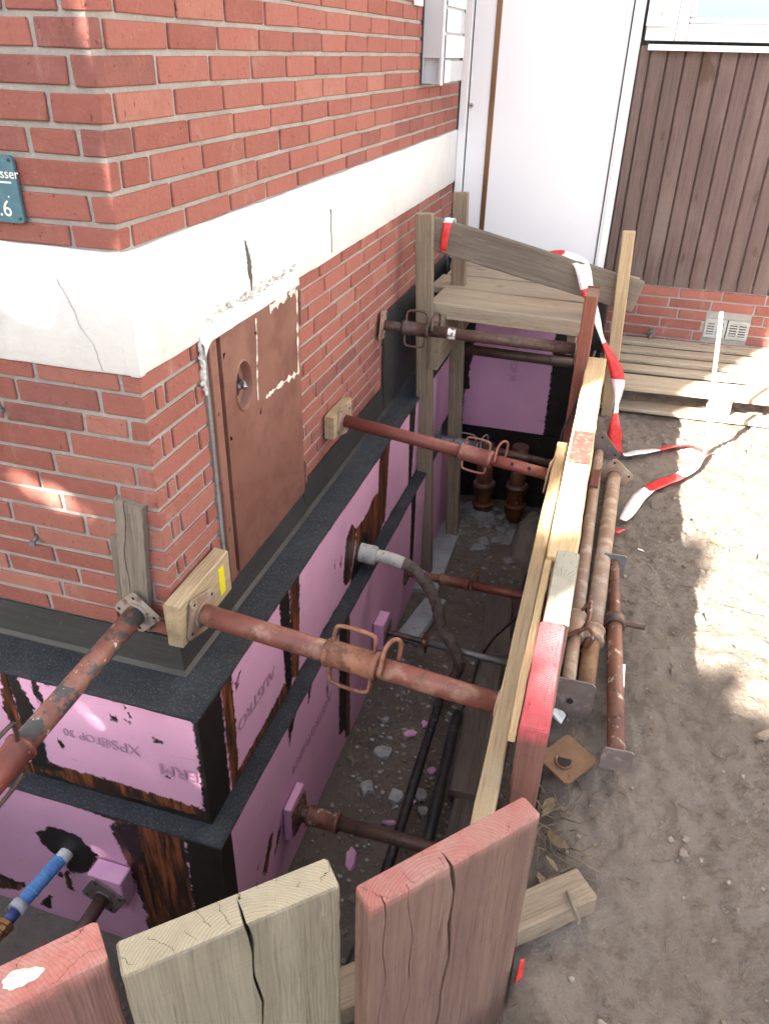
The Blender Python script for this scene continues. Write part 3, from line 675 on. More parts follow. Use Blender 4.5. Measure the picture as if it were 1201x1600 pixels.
def board(s0, s1, z0, z1, axis, d, bit, org, name='insulation_board', st=.0095, depth=.05):
    """foam board in the plane axis=d; axis 'x': s is y, facing +x; axis 'y': s is x, facing -y"""
    ns = max(2, int((s1 - s0) / st)); nz = max(2, int((z1 - z0) / st)); S, Z = np.meshgrid(np.linspace(s0, s1, ns + 1), np.linspace(z0, z1, nz + 1), indexing='ij')
    D = d + .0025 * fbm(S, Z, 3, 3, 77)
    B = np.zeros(S.shape); O = np.zeros(S.shape)
    for p in bit: B = np.maximum(B, np.clip(.5 + polysd(S, Z, p) / .055, 0, 1))
    for p in org: O = np.maximum(O, np.clip(.5 + polysd(S, Z, p) / .055, 0, 1))
    sg = 1 if axis == 'x' else -1
    def P(s, z, dd): return (dd, s, z) if axis == 'x' else (s, dd, z)
    vs_ = [P(s, z, q) for s, z, q in zip(S.ravel(), Z.ravel(), D.ravel())]; nn = nz + 1; fs = []
    for i in range(ns):
        for j in range(nz): fs.append((i * nn + j, (i + 1) * nn + j, (i + 1) * nn + j + 1, i * nn + j + 1))
    bord = [(i, 0) for i in range(ns + 1)] + [(ns, j) for j in range(1, nz + 1)] + [(i, nz) for i in range(ns - 1, -1, -1)] + [(0, j) for j in range(nz - 1, 0, -1)]
    b0 = len(vs_)
    for (i, j) in bord: vs_.append(P(S[i, j], Z[i, j], d - sg * depth))
    for k in range(len(bord)):
        k2 = (k + 1) % len(bord); a = bord[k][0] * nn + bord[k][1]; c = bord[k2][0] * nn + bord[k2][1]; fs.append((a, b0 + k, b0 + k2, c))
    bb = [B[i, j] for i, j in bord]; oo = [O[i, j] for i, j in bord]
    return mesh(name, vs_, fs, M['xps'], base, smooth=False, attrs={'bit': list(B.ravel()) + bb, 'org': list(O.ravel()) + oo})
# upper boards, front
ZT, ZM, ZB = -.777, -1.237, -1.99
uf_bit = [[(-.514, -.773), (-.477, -.776), (-.46, -.845), (-.441, -.898), (-.443, -.937), (-.51, -1.02)], [(-.425, -.769), (-.406, -.784), (-.394, -.867), (-.41, -.897), (-.425, -.834)],
          [(-.477, -1.073), (-.437, -1.06), (-.451, -1.169), (-.388, -1.162), (-.405, -1.184), (-.532, -1.198)], [(.128, -.76), (.16, -.76), (.16, -1.24), (.121, -1.24)],
          rect(-3, .16, -.784, -.74), [(-.56, -1.215), (-.3, -1.225), (-.05, -1.21), (.13, -1.215), (.13, -1.26), (-.56, -1.26)],
          [(-.157, -.855), (-.142, -.85), (-.137, -.868), (-.15, -.872)], [(-.02, -.905), (.01, -.908), (.012, -.916), (-.02, -.916)], [(.005, -1.057), (.02, -1.06), (.018, -1.068), (.004, -1.066)],
          [(-.38, -1.03), (-.365, -1.035), (-.36, -1.06), (-.375, -1.06)], [(-.106, -.785), (-.10, -.785), (-.085, -.84), (-.09, -.842)]]
uf_org = [[(-.531, -.778), (-.501, -.77), (-.511, -1.027), (-.547, -1.07), (-.566, -.95)], [(-.544, -1.186), (-.386, -1.150), (-.194, -1.156), (-.011, -1.165), (.123, -1.172), (.129, -1.245), (-.168, -1.274), (-.433, -1.256), (-.555, -1.237)],
          [(-.11, -.855), (-.09, -.85), (-.085, -.862), (-.105, -.866)]]
fu1 = board(-.512, .14, ZM, ZT, 'y', -.167, uf_bit, uf_org)
board(-1.6, -.515, ZM, ZT, 'y', -.167, [rect(-1.65, -1.5, -1.3, -.7), rect(-1.65, -.5, -.784, -.74)] + uf_bit[:1], [rect(-1.65, -.56, -1.26, -1.20)] + uf_org)
us_bit = [[(-.2, -.74), (-.025, -.74), (-.031, -1.26), (-.2, -1.26)], [(.418, -.74), (.51, -.74), (.486, -1.26), (.437, -1.19)], [(1.26, -1.10), (1.36, -1.06), (1.44, -1.12), (1.42, -1.26), (1.20, -1.26), (1.19, -1.20)],
          [(2.165, -.74), (2.31, -.74), (2.26, -1.26), (2.20, -1.26)], rect(-.2, 3.6, -.783, -.74), rect(-.2, 3.6, -1.26, -1.231), [(1.05, -1.03), (1.07, -1.0), (1.06, -1.06)], [(.98, -1.0), (.99, -.97), (.985, -1.03)]]
us_org = [[(1.272, -.982), (1.40, -1.00), (1.54, -.955), (1.62, -.985), (1.715, -1.19), (1.60, -1.26), (1.20, -1.26), (1.18, -1.20), (1.255, -1.093)], [(-.024, -.76), (.047, -.76), (.040, -1.142), (.02, -1.229), (-.029, -1.26)], [(.0, -1.20), (.25, -1.19), (.43, -1.165), (.50, -1.26), (0, -1.26)], [(.515, -.74), (.604, -.74), (.56, -1.26), (.486, -1.189)],
          [(1.2, -.92), (1.272, -.982), (1.246, -1.087), (1.173, -1.217), (1.111, -1.192), (1.086, -1.146), (1.131, -.954)], [(1.620, -.74), (1.80, -.74), (1.73, -1.23), (1.598, -.991)], [(.06, -.84), (.10, -.83), (.07, -.88)]]
uside = [(-.166, .515), (.517, 1.70), (1.702, 2.24), (2.242, 3.44)]
su = [board(a, b, ZM, ZT, 'x', .14, us_bit, us_org, st=.0105) for a, b in uside]
# lower boards
lf_bit = [[(.079, -1.2), (.24, -1.2), (.24, -2.0), (.05, -2.0)], [(-.517, -1.466), (-.457, -1.414), (-.388, -1.402), (-.333, -1.419), (-.28, -1.487), (-.311, -1.558), (-.368, -1.631), (-.42, -1.63), (-.427, -1.585), (-.48, -1.549), (-.511, -1.515)],
          [(-.484, -1.683), (-.46, -1.656), (-.455, -1.70)], [(-.56, -1.85), (-.547, -1.838), (-.567, -1.927), (-.613, -1.922)], rect(-3, .3, -1.245, -1.2), [(-.19, -1.30), (-.10, -1.25), (-.09, -1.45), (-.12, -1.47), (-.16, -1.38)], [(-.30, -1.555), (-.27, -1.55), (-.28, -1.64)], [(-.76, -1.80), (-.66, -1.815), (-.70, -1.845), (-.78, -1.84)]]
lf_org = [[(-.089, -1.2), (.079, -1.2), (.066, -2.0), (-.15, -2.0)], [(-.2, -1.3), (-.088, -1.234), (-.098, -1.95), (-.126, -1.80), (-.164, -1.483)], [(-.455, -1.66), (-.43, -1.64), (-.43, -1.755), (-.46, -1.753)], [(-.764, -1.807), (-.642, -1.811), (-.687, -1.877), (-.788, -1.897)], [(-.35, -1.25), (-.15, -1.23), (-.1, -1.275)]]
board(-.09, .2, ZB, -1.245, 'y', -.228, lf_bit, lf_org, depth=.07); board(-1.4, -.092, ZB, -1.245, 'y', -.228, lf_bit, lf_org, depth=.07)
ls_bit = [[(.865, -1.2), (.965, -1.2), (.94, -1.9), (.85, -1.85)], [(2.05, -1.2), (2.15, -1.2), (2.155, -1.72), (2.07, -1.68)], rect(-.3, 3.6, -1.25, -1.2), [(.30, -1.25), (.36, -1.25), (.31, -1.36)], [(.52, -1.25), (.55, -1.25), (.50, -1.33)], [(.70, -1.42), (.72, -1.40), (.71, -1.5)]]
ls_org = [[(.955, -1.2), (1.005, -1.2), (1.0, -2.0), (.93, -1.95)], [(.10, -1.60), (.13, -1.62), (.05, -1.76), (.02, -1.72)], [(.16, -1.66), (.2, -1.68), (.09, -1.8)], [(-.02, -1.64), (.0, -1.63), (-.04, -1.72)], [(.31, -1.25), (.40, -1.25), (.33, -1.32)]]
lside = [(-.227, .93), (.932, 2.10), (2.102, 3.44)]
sl_ = [board(a, b, ZB, -1.245, 'x', .2, ls_bit, ls_org, depth=.07, st=.0125) for a, b in lside]
# far end under the door step
bk_bit = [[(.05, -.3), (.235, -.3), (.24, -.86), (.22, -1.0), (.235, -1.12), (.10, -1.16)], [(.755, -.3), (1.06, -.3), (1.06, -2), (.77, -2), (.775, -1.1)], rect(0, 1.1, -.62, -.28), rect(0, .2, -2, -.3)]
def backb(*a, **k):
    o = board(*a, **k); return o
bk = board(.14, 1.05, -1.385, -.32, 'y', 3.45, bk_bit, [], st=.012)
board(.145, 1.05, -2.0, -1.40, 'y', 3.475, [rect(-1, 2, -3, 0)], [], st=.03)
# slate membrane on the two ledges
def ledge(z, dx, dy, ix, iy, name):
    b = MB(); n = 120
    def sec(p, o, w, s):
        e = .004 * float(fbm(s, 3.3, 7, 3, 5)); h = .004 * float(fbm(s, 9.1, 3, 2, 6))
        q = p + o * (w + .004 + e); c = .62
        return [tuple(p + V((0, 0, z + h))), tuple(p + o * w * .5 + V((0, 0, z + h + .001))), tuple(p + o * (w - .004) + V((0, 0, z + h - .001))), tuple(q + V((0, 0, z - .005))), tuple(q - o * .003 + V((0, 0, z - .017 - abs(e) * 1.5))), tuple(p + V((0, 0, z - .017)))]
    secs = [sec(V((-3 * (1 - t) + 0 * t, iy, 0)), V((0, -1, 0)), -dy + iy, t * 3) for t in np.linspace(0, 1, 90)]
    secs.append(sec(V((ix, iy, 0)), V((1, dy / dx if dx else -1, 0)) if False else V((1, (dy - iy) / (dx - ix), 0)), dx - ix, 3.1))
    secs += [sec(V((ix, iy + y, 0)), V((1, 0, 0)), dx - ix, 3.2 + y) for y in np.linspace(.02, 3.46 - iy, n)]
    k = 6
    for s in secs: b.v += s
    for i in range(len(secs) - 1):
        for j in range(k - 1): b.f.append((i * k + j, (i + 1) * k + j, (i + 1) * k + j + 1, i * k + j + 1)); b.s.append(j < 3)
    return b.build(name, M['membrane'], base)
ledge(-.770, .14, -.167, .0, .0, 'ledge_membrane')
ledge(-1.237, .2, -.228, .135, -.160, 'ledge_membrane')
# printed lettering on the boards
def face_m(p, xd, yd):
    xd, yd = V(xd), V(yd); m = Matrix((xd, yd, xd.cross(yd))).transposed().to_4x4(); m.translation = V(p); return m
text('print_lettering', 'AUSTROTHERM', .062, M['print'], fu1, face_m((.58, -.1702, -.985), (-1, 0, 0), (0, 0, -1)) if False else face_m((.128, -.1706, -.985), (-1, 0, 0), (0, 0, -1)), sx=.9) if False else None
text('print_lettering', 'ERM', .068, M['print'], fu1, face_m((.118, -.1706, -1.005), (-1, 0, .04), (0.0, 0, -1)), sx=1.05)
text('print_lettering', 'XPS\u00ae', .060, M['print'], fu1, face_m((-.075, -.1706, -.958), (-1, 0, .0), (0, 0, -1)), sx=1.0)
text('print_lettering', 'TOP 30', .047, M['print'], fu1, face_m((-.205, -.1706, -.962), (-1, 0, .0), (0, 0, -1)), sx=.95)
text('print_lettering', 'AUSTRO', .070, M['print'], su[0], face_m((.1433, .345, -1.005), (0, -1, 0), (0, 0, -1)), sx=1.08)
text('print_lettering', 'AUSTROTHERM', .066, M['print'], sl_[0], face_m((.2035, .745, -1.48), (0, -1, 0), (0, 0, -1)), sx=.92)
text('print_lettering', 'XPS\u00ae TOP 30', .060, M['print'], bk, face_m((.50, 3.4455, -.74), (0, 0, -1), (1, 0, 0)), sx=.8)
text('print_lettering', 'AUSTROTH', .075, M['print'], bk, face_m((.49, 3.4455, -.36), (0, 0, -1), (1, 0, 0)), sx=.7)

# ------------------------------------------------------------------ things on the walls
# meter cabinet
mc = empty('meter_cabinet', (.02, .65, -.6), 'brown steel meter cabinet with oval lock recess set into the brick wall', 'meter cabinet')
fr = MB().box((-.05, .325, -.664), (.016, .368, .186)).box((-.05, .975, -.664), (.012, .985, .186)).box((-.05, .369, -.664), (.014, .974, -.648)).box((-.05, .369, .166), (.014, .974, .186)).build('frame', M['cabinet_dark'], mc); bevelled(fr, .002)
MB().box((-.045, .369, -.647), (-.004, .974, .165)).build('inner_void', M['black'], mc)
# door leaf with an oval opening
dm = MB(); X0 = .020; hy, hz, ry, rz = .508, -.030, .052, .074; A0, A1, B0, B1 = .383, .972, -.655, .172; N_ = 40
el = [(hy + ry * math.cos(2 * math.pi * k / N_), hz + rz * math.sin(2 * math.pi * k / N_)) for k in range(N_)]
sq = []
for (y, z) in el:
    dy, dz = y - hy, z - hz; s = min(.115 / abs(dy) if abs(dy) > 1e-9 else 1e9, .14 / abs(dz) if abs(dz) > 1e-9 else 1e9); sq.append((hy + dy * s, hz + dz * s))
r2 = [(hy + (y - hy) * 1.18, hz + (z - hz) * 1.15) for y, z in el]
vs_ = [(X0, y, z) for y, z in sq] + [(X0, y, z) for y, z in r2] + [(X0 + .004, hy + (y - hy) * 1.08, hz + (z - hz) * 1.07) for y, z in el] + [(X0 - .002, y, z) for y, z in el] + [(X0 - .022, hy + (y - hy) * .85, hz + (z - hz) * .88) for y, z in el] + [(X0 - .027, hy, hz)]
fs = []
for r_ in range(4):
    for k in range(N_): k2 = (k + 1) % N_; fs.append((r_ * N_ + k, r_ * N_ + k2, (r_ + 1) * N_ + k2, (r_ + 1) * N_ + k))
for k in range(N_): fs.append((4 * N_ + k, 4 * N_ + (k + 1) % N_, 5 * N_))
dm.add(vs_, fs, False)
Y0, Y1, Q0, Q1 = hy - .115, hy + .115, hz - .14, hz + .14
def rq(a, b, c, d): dm.add([(X0, a, c), (X0, b, c), (X0, b, d), (X0, a, d)], [(0, 1, 2, 3)])
rq(A0, Y0, B0, B1); rq(Y1, A1, B0, B1); rq(Y0, Y1, B0, Q0); rq(Y0, Y1, Q1, B1)
e_ = [(A0, B0), (A1, B0), (A1, B1), (A0, B1)]
for k in range(4):
    a, b = e_[k], e_[(k + 1) % 4]; dm.add([(X0, *a), (X0, *b), (X0 - .02, *b), (X0 - .02, *a)], [(0, 1, 2, 3)])
leaf = dm.build('door', M['cabinet'], mc)
MB().tube([(X0 - .024, hy, hz - .01), (X0 - .004, hy - .004, hz + .004)], .012, 12).ico((X0, hy - .004, hz + .006), .026, (.4, 1.1, .6), 5, .1).build('lock', M['silver'], leaf)
for z in (-.06, -.46): MB().tube([(.015, .345, z), (.021, .345, z)], .006, 8).build('screw', M['cabinet_dark'], mc)
for z0, z1 in ((.03, .15), (-.62, -.52)): cbox('hinge', (.012, .975, z0), (.027, .988, z1), .003, M['cabinet_dark'], mc)
def drips(name, pts, w, parent, m, x, n=9):
    c = curve(pts, n); b = MB()
    for i in range(len(c) - 1):
        g = float(fbm(c[i].x * 3, c[i].y * 3, 14, 3, 7)); w0 = w * max(.12, .55 + g * 2.6)
        if g < -.2: continue
        p, q = c[i], c[i + 1]; t = (q - p).normalized(); s = V((-t.y, t.x, 0)) * w0
        b.add([(x, p.x - s.x, p.y - s.y), (x, p.x + s.x, p.y + s.y), (x, q.x + s.x, q.y + s.y), (x, q.x - s.x, q.y - s.y), (x - .003, p.x, p.y), (x - .003, q.x, q.y)], [(0, 1, 2, 3), (0, 4, 1), (2, 5, 3)])
    return b.build(name, m, parent)
drips('paint_trace', [(.622, .150, 0), (.619, .07, 0), (.610, 0, 0), (.604, -.05, 0), (.602, -.115, 0)], .0075, leaf, M['oldwhite'], X0 + .0012, 22)
drips('paint_trace', [(.655, -.130, 0), (.72, -.128, 0), (.80, -.130, 0), (.87, -.135, 0), (.95, -.142, 0)], .011, leaf, M['oldwhite'], X0 + .0012, 20)
drips('paint_trace', [(.958, .155, 0), (.955, .08, 0), (.952, 0, 0), (.95, -.08, 0), (.947, -.145, 0)], .008, leaf, M['oldwhite'], X0 + .0013, 22)
drips('paint_trace', [(.73, .150, 0), (.80, .158, 0), (.88, .160, 0), (.945, .158, 0)], .018, leaf, M['oldwhite'], X0 + .0014, 10)
# crumbled plaster round the top of the cabinet
lump = MB(); nn = 110
for i in range(nn + 1):
    y = .292 + .69 * i / nn; e = float(fbm(y, 2.2, 22, 4, 3)); e2 = float(fbm(y, 8.2, 26, 4, 13)); kz = (.028 * max(0, (.345 - y) / .053) ** 2)
    lump.v += [(.005, y, .216 + .022 * e - kz), (.010 + .006 * e2, y, .209 + .014 * e - kz), (.0145 + .005 * e, y, .199 + .006 * e2 - kz), (.0195, y, .193 - kz), (.0220, y, .169 - kz * 1.2 + .004 * e2), (.012, y, .160 - kz * 1.3)]
for i in range(nn):
    for j in range(5): lump.f.append((i * 6 + j, (i + 1) * 6 + j, (i + 1) * 6 + j + 1, i * 6 + j + 1)); lump.s.append(False)
lo = lump.build('plaster_edge', M['plaster'], house)
crumb = MB()
for i in range(90):
    y = .29 + .69 * random.random() ** .8; crumb.ico((.006 + random.uniform(0, .010), y, .224 + random.gauss(0, .007) - .03 * max(0, (.36 - y) / .075) ** 2), random.choice((.002, .003, .004, .005, .008)), (.5, 1.4, .7), i, .4)
for i in range(40): crumb.ico((.006, .298 + random.gauss(0, .005), random.uniform(.02, .19)), random.uniform(.005, .012), (.6, .8, 1.3), i, .4)
tag(crumb.build('crumbled_render', M['render_grey'], house), kind='stuff')
MB().box((-.02, .306, -.66), (.006, .3245, .19)).build('mortar_joint', M['joint'], house)

# letterbox unit beside the door
mbx = empty('letterbox_unit', (.05, 2.88, .745), 'grey and white letterbox unit with stuffed slots beside the door', 'letterbox')
bd = MB().box((.006, 2.660, .85), (.098, 3.135, 1.70)).box((.006, 2.70, .745), (.085, 3.135, .848)).box((.006, 2.660, .742), (.098, 2.70, .747)).box((.006, 2.660, .7472), (.012, 2.70, .8495)).box((.088, 2.660, .7472), (.098, 2.70, .8495)).build('body', M['boxgrey'], mbx)
cbox('back_plate', (.0005, 2.645, .735), (.0055, 3.14, 1.70), .001, M['gasket'], mbx)
z = .742
for k in range(9):
    z1 = z + .103
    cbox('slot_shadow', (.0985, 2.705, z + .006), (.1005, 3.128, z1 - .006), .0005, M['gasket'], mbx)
    nb = (.10, .40, .29, .40, .3, .4, .25, .4, .3)[k]
    cbox('flap', (.1008, 2.722, z + .004), (.110, 2.722 + nb, z1 - .004), .001, M['white'], mbx)
    if nb < .36: cbox('name_plate', (.1008, 2.728 + nb, z + .006), (.106, 3.128, z1 - .006), .001, M['boxgrey'], mbx)
    z = z1 + .0035
cbox('corner_rail', (.0985, 2.66, .735), (.1005, 2.700, 1.70), .002, M['white'], mbx)
bp = cbox('bell_plate', (.001, 2.47, 1.055), (.014, 2.60, 1.16), .002, M['white']); tag(bp, 'small white plate high on the brick wall left of the letterbox', 'plate')

# petrol blue water sign
sg = empty('water_sign', (-.37, -.012, .52), 'small petrol blue water marker sign with white lettering on the brick', 'sign')
def rr(x0, x1, z0, z1, r, y0, y1, n=5):
    p = []
    for (cx, cz, a0) in ((x1 - r, z1 - r, 0), (x0 + r, z1 - r, 90), (x0 + r, z0 + r, 180), (x1 - r, z0 + r, 270)):
        for k in range(n + 1): a = math.radians(a0 + 90 * k / n); p.append((cx + r * math.cos(a), cz + r * math.sin(a)))
    m_ = len(p); return [(x, y0, z) for x, z in p] + [(x, y1, z) for x, z in p], [tuple(range(m_)), tuple(range(2 * m_ - 1, m_ - 1, -1))] + [(i, m_ + i, m_ + (i + 1) % m_, (i + 1) % m_) for i in range(m_)]
v_, f_ = rr(-.445, -.232, .521, .663, .010, -.014, -.006); sgp = mesh('plate', v_, f_, M['signblue'], sg)
for (x, z) in ((-.241, .654), (-.241, .531), (-.436, .654), (-.436, .531)): MB().tube([(x, -.012, z), (x, -.0165, z)], .0035, 10).build('screw', M['gasket'], sg)
fm = lambda x, z: face_m((x, -.0146, z), (1, 0, 0), (0, 0, 1))
text('lettering', 'Wasser', .030, M['signwhite'], sgp, fm(-.316, .616)); MB().box((-.43, -.0152, .6055), (-.246, -.0145, .6095)).build('rule', M['signwhite'], sgp)
text('lettering', '.6', .050, M['signwhite'], sgp, fm(-.295, .535)); text('lettering', '\u25be', .014, M['signwhite'], sgp, fm(-.263, .572))

def small_hook(name, x, z, label):
    b = MB().tube(curve([(x, .01, z), (x, -.022, z), (x + .004, -.034, z - .004), (x + .004, -.036, z - .022)], 4), .0045, 8).box((x - .009, -.010, z - .009), (x + .009, -.002, z + .009)); o = b.build(name, M['galv']); tag(o, label, 'hook')
small_hook('wall_hook', -.443, .030, 'small metal hook screwed into the shaded brick below the plaster band')
tag(MB().tube([(-.431, .01, -.372), (-.428, -.020, -.384)], .006, 8).box((-.437, -.026, -.392), (-.419, -.018, -.376)).build('wall_plug', M['galv']), 'small bent metal plug low on the sunlit brick', 'plug')
tp = empty('wall_tap', (1.35, 3.58, -.65), 'small grey pipe stub on the low porch wall', 'tap')
MB().tube([(1.35, 3.61, -.638), (1.35, 3.565, -.638)], [.022, .022], 14).build('rosette', M['galv'], tp); MB().tube(curve([(1.35, 3.57, -.638), (1.35, 3.545, -.638), (1.346, 3.535, -.648), (1.345, 3.535, -.662)], 4), .013, 12).build('spout', M['plategrey'], tp)
ip = empty('intercom_plate', (1.08, 3.57, 1.02), 'white plate with a small lock beside the window', 'plate')
cbox('cover', (1.005, 3.575, 1.020), (1.142, 3.5945, 1.30), .003, M['white'], ip); cbox('lower_edge', (1.005, 3.570, 1.020), (1.142, 3.5745, 1.032), .001, M['white2'], ip); MB().tube([(1.075, 3.5752, 1.078), (1.075, 3.570, 1.078)], .011, 14).build('lock', M['silver'], ip)

# ------------------------------------------------------------------ steel trench props
def ring_plate(mb_, o, t, u, w, h, th, rot):
    """square plate with clipped corners, perpendicular to t"""
    t = V(t).normalized(); u = V(u); u = (u - t * u.dot(t)).normalized(); s = t.cross(u); c, q = math.cos(rot), math.sin(rot); a = u * c + s * q; b = s * c - u * q; k = .16
    p = [(-1, -1 + k), (-1 + k, -1), (1 - k, -1), (1, -1 + k), (1, 1 - k), (1 - k, 1), (-1 + k, 1), (-1, 1 - k)]
    vs_ = [V(o) + a * x * w / 2 + b * y * h / 2 for x, y in p] + [V(o) + a * x * w / 2 + b * y * h / 2 + t * th for x, y in p]
    mb_.add(vs_, [tuple(range(7, -1, -1)), tuple(range(8, 16))] + [(i, (i + 1) % 8, 8 + (i + 1) % 8, 8 + i) for i in range(8)]); return a, b
def prop(label, A, B, r1, r2, c0, c1, m1, m2, mc_, mh, pl=(.12, .12), up=(0, 0, 1), plates=(1, 1), rot=.0, name='trench_prop', group='steel props bracing the trench', handles=2, hook=True, holes=(), mp=None, hl=.12, ho=.052, plate_holes=True, rh=.006):
    A = V(A); B = V(B); t = (B - A).normalized(); L = (B - A).length; u = V(up); u = (u - t * u.dot(t)).normalized(); s = t.cross(u)
    e = empty(name, A, label, 'prop', group)
    P = lambda d: A + t * d
    mp = mp or m1
    if c1 > c0:
        MB().tube([P(.004), P(c0 * .5), P(c0 + .03)], r1, 20).build('outer_tube', m1, e)
        MB().tube([P(c1 - .03), P((c1 + L) / 2), P(L - .004)], r2, 20).build('inner_tube', m2, e)
        rc = max(r1, r2) + .006
        cb = MB().tube([P(c0), P(c0 + .004), P(c0 + .016), P(c0 + .018), P(c1 - .018), P(c1 - .016), P(c1 - .004), P(c1)], [rc * .96, rc * 1.1, rc * 1.1, rc, rc, rc * 1.1, rc * 1.1, rc * .96], 22)
        col = cb.build('collar', mc_, e)
        mid = (c0 + c1) / 2
        for k in range(handles):
            sg_ = 1 if k == 0 else -1; d = (u * .85 + s * .5 * sg_).normalized() * sg_ if False else u * sg_
            h0, h1 = mid - hl / 2, mid + hl / 2
            q = [P(h0) + d * (rc - .006), P(h0) + d * (rc + ho * .6), P(h0 + .015) + d * (rc + ho), P(h1 - .015) + d * (rc + ho), P(h1) + d * (rc + ho * .6), P(h1) + d * (rc - .006)]
            MB().tube(curve(q, 5), rh, 8).build('handle', mh, e)
        if hook:
            b0 = c1 + .016; q = [P(b0) + s * (r2 + .012), P(b0 - .004) + s * r2 * .4 + u * (r2 + .03), P(b0 + .01) - s * .01 + u * (r2 + .058), P(b0 + .026) - s * .03 + u * (r2 + .045), P(b0 + .024) - s * (r2 + .012) + u * .01, P(b0 + .012) - s * (r2 + .006) - u * .02]
            MB().tube(curve(q, 6), rh * 1.1, 8).build('pin', mh, e)
    else:
        MB().tube([P(.004), P(L / 2), P(L - .004)], r1, 20).build('tube', m1, e)
    for k, (pt, d) in enumerate(((A, 1), (B, -1))):
        if plates[k]:
            b = MB(); a_, b_ = ring_plate(b, pt, t * d, u, pl[0], pl[1], .006, rot); po = b.build('end_plate', mp, e)
            if plate_holes:
                hb = MB()
                for x, y in ((-.36, -.36), (.36, -.36), (-.36, .36), (.36, .36)):
                    c = pt + a_ * x * pl[0] + b_ * y * pl[1] + t * d * .0055; hb.tube([c, c + t * d * .0012], .0055, 8)
                hb.build('bolt_hole', M['black'], po)
            MB().tube([pt + t * d * .005, pt + t * d * .012], (r1 if k == 0 else r2) * 1.25, 16).build('weld', mp, po)
    for h in holes:
        c = P(h) + (u * .55 - s * .0 - V((0, 0, 0))) * 0; nrm = (CAMP - P(h)); nrm = (nrm - t * nrm.dot(t)).normalized(); nrm = (nrm + u * .15).normalized()
        MB().tube([P(h) + nrm * (r2 - .004), P(h) + nrm * (r2 + .0008)], .0075, 12).build('hole', M['black'], e)
    return e
prop('flaked red prop pressed on the shaded front wall, running out of the picture', (-.098, -.035, -.545), (-.16, -1.62, -.70), .031, .027, .49, .68, M['flaky'], M['flaky'], M['rustred'], M['rustdark'], (.115, .115), rot=.95, mp=M['plateworn'], up=(.2, 0, 1), ho=.075, hl=.16)
prop('thick pale red prop with rusty collar, nearest across the trench', (.066, .035, -.562), (.972, -.03, -.592), .032, .030, .405, .565, M['rustpale'], M['rustpale'], M['rustorange'], M['rustorange'], (.13, .13), mp=M['w_grey'] if False else M['dusty'], up=(0, .25, 1))
pc_ = prop('slim red prop with two dark holes, in the middle of the trench', (.055, 1.335, -.490), (.955, 1.235, -.550), .027, .024, .53, .67, M['rustred'], M['rustred'], M['rustpale'], M['rustpale'], (.13, .12), mp=M['dusty'], holes=(.755, .825), up=(0, .2, 1), ho=.035, hl=.10, rh=.005)
prop('dark brown prop just below the wooden deck, collar against its post', (.012, 2.045, -.285), (.957, 2.125, -.322), .024, .028, .10, .235, M['rustdark'], M['rustdark'], M['rustdark'], M['rustdark'], (.14, .13), mp=M['dusty'], up=(0, .2, 1), ho=.05, hl=.10, rh=.006)
prop('dark prop under the wooden deck in front of the far pink board', (.205, 2.95, -.668), (.918, 2.945, -.676), .030, .030, 0, 0, M['rustdark'], M['rustdark'], M['rustdark'], M['rustdark'], (.12, .12), plates=(0, 0))
prop('grey blackened prop low in front of the two drain sockets', (.21, 2.60, -1.118), (1.0, 2.60, -1.178), .024, .021, .10, .25, M['galv'], M['rustdark'], M['galv'], M['galv'], (.12, .12), plates=(1, 0), ho=.04, hl=.10, rh=.005)
prop('dark red prop close to the trench floor behind the conduit', (.206, 2.0, -1.70), (1.0, 2.0, -1.712), .024, .026, .19, .36, M['rustorange'], M['rustred'], M['rustpale'], M['rustorange'], (.12, .12), plates=(1, 0), handles=0)
_d = [o for o in COL.objects if o.type == 'EMPTY' and o.get('label', '').startswith('dark brown prop just')][0]
MB().tube([V((.012, 2.045, -.285)).lerp(V((.957, 2.125, -.322)), q) for q in (.345, .36, .385)], [.0288, .0292, .0287], 18, caps=False).build('paint_ring', weathered('paint_splash', (.75, .75, .74), (.65, .65, .64), 30, (.09, .055, .045), 34, .53, .03, bump=.3, rough=.7), _d)
# screw prop low in the trench
sp = empty('screw_prop', (.262, 1.40, -1.655), 'thin galvanised screw prop low in the trench against a pink pad', 'prop', 'steel props bracing the trench')
A_, B_ = V((.262, 1.40, -1.655)), V((1.0, 1.40, -1.70)); tt = (B_ - A_).normalized()
th = MB(); pts = []; rs = []
for k in range(70): pts.append(A_ + tt * (.003 + .21 * k / 69)); rs.append(.0165 if k % 2 else .0135)
th.tube(pts, rs, 12).build('thread', M['rustdark'], sp)
MB().tube([A_ + tt * .19, B_], .017, 14).build('tube', M['galv'], sp)
nb = MB().tube([A_ + tt * .185, A_ + tt * .215], .027, 10); nb.tube([A_ + tt * .20 + V((0, -.02, .075)), A_ + tt * .20, A_ + tt * .20 + V((0, .02, -.085))], [.006, .011, .007], 8); nb.build('wing_nut', M['rustbrown'], sp)
pb = MB(); ring_plate(pb, A_, tt, (0, 0, 1), .11, .11, .006, 0); pb.build('end_plate', M['plategrey'], sp)
prop('brown prop with oval collar, lowest and nearest on the trench floor', (.238, .275, -1.680), (1.03, .262, -1.650), .031, .027, .04, .17, M['rustdark'], M['rustdark'], M['rustbrown'], M['rustdark'], (.13, .13), plates=(1, 0), handles=0, hook=False, mp=M['rustbrown'], rot=.0)
prop('short dark prop against a pink pad under the front wall', (-.222, -.302, -1.575), (-.215, -1.5, -1.58), .024, .021, .20, .34, M['rustdark'], M['rustdark'], M['rustdark'], M['rustbrown'], (.135, .12), plates=(1, 0), mp=M['plategrey'], up=(-.8, 0, .5), ho=.05, hl=.12)
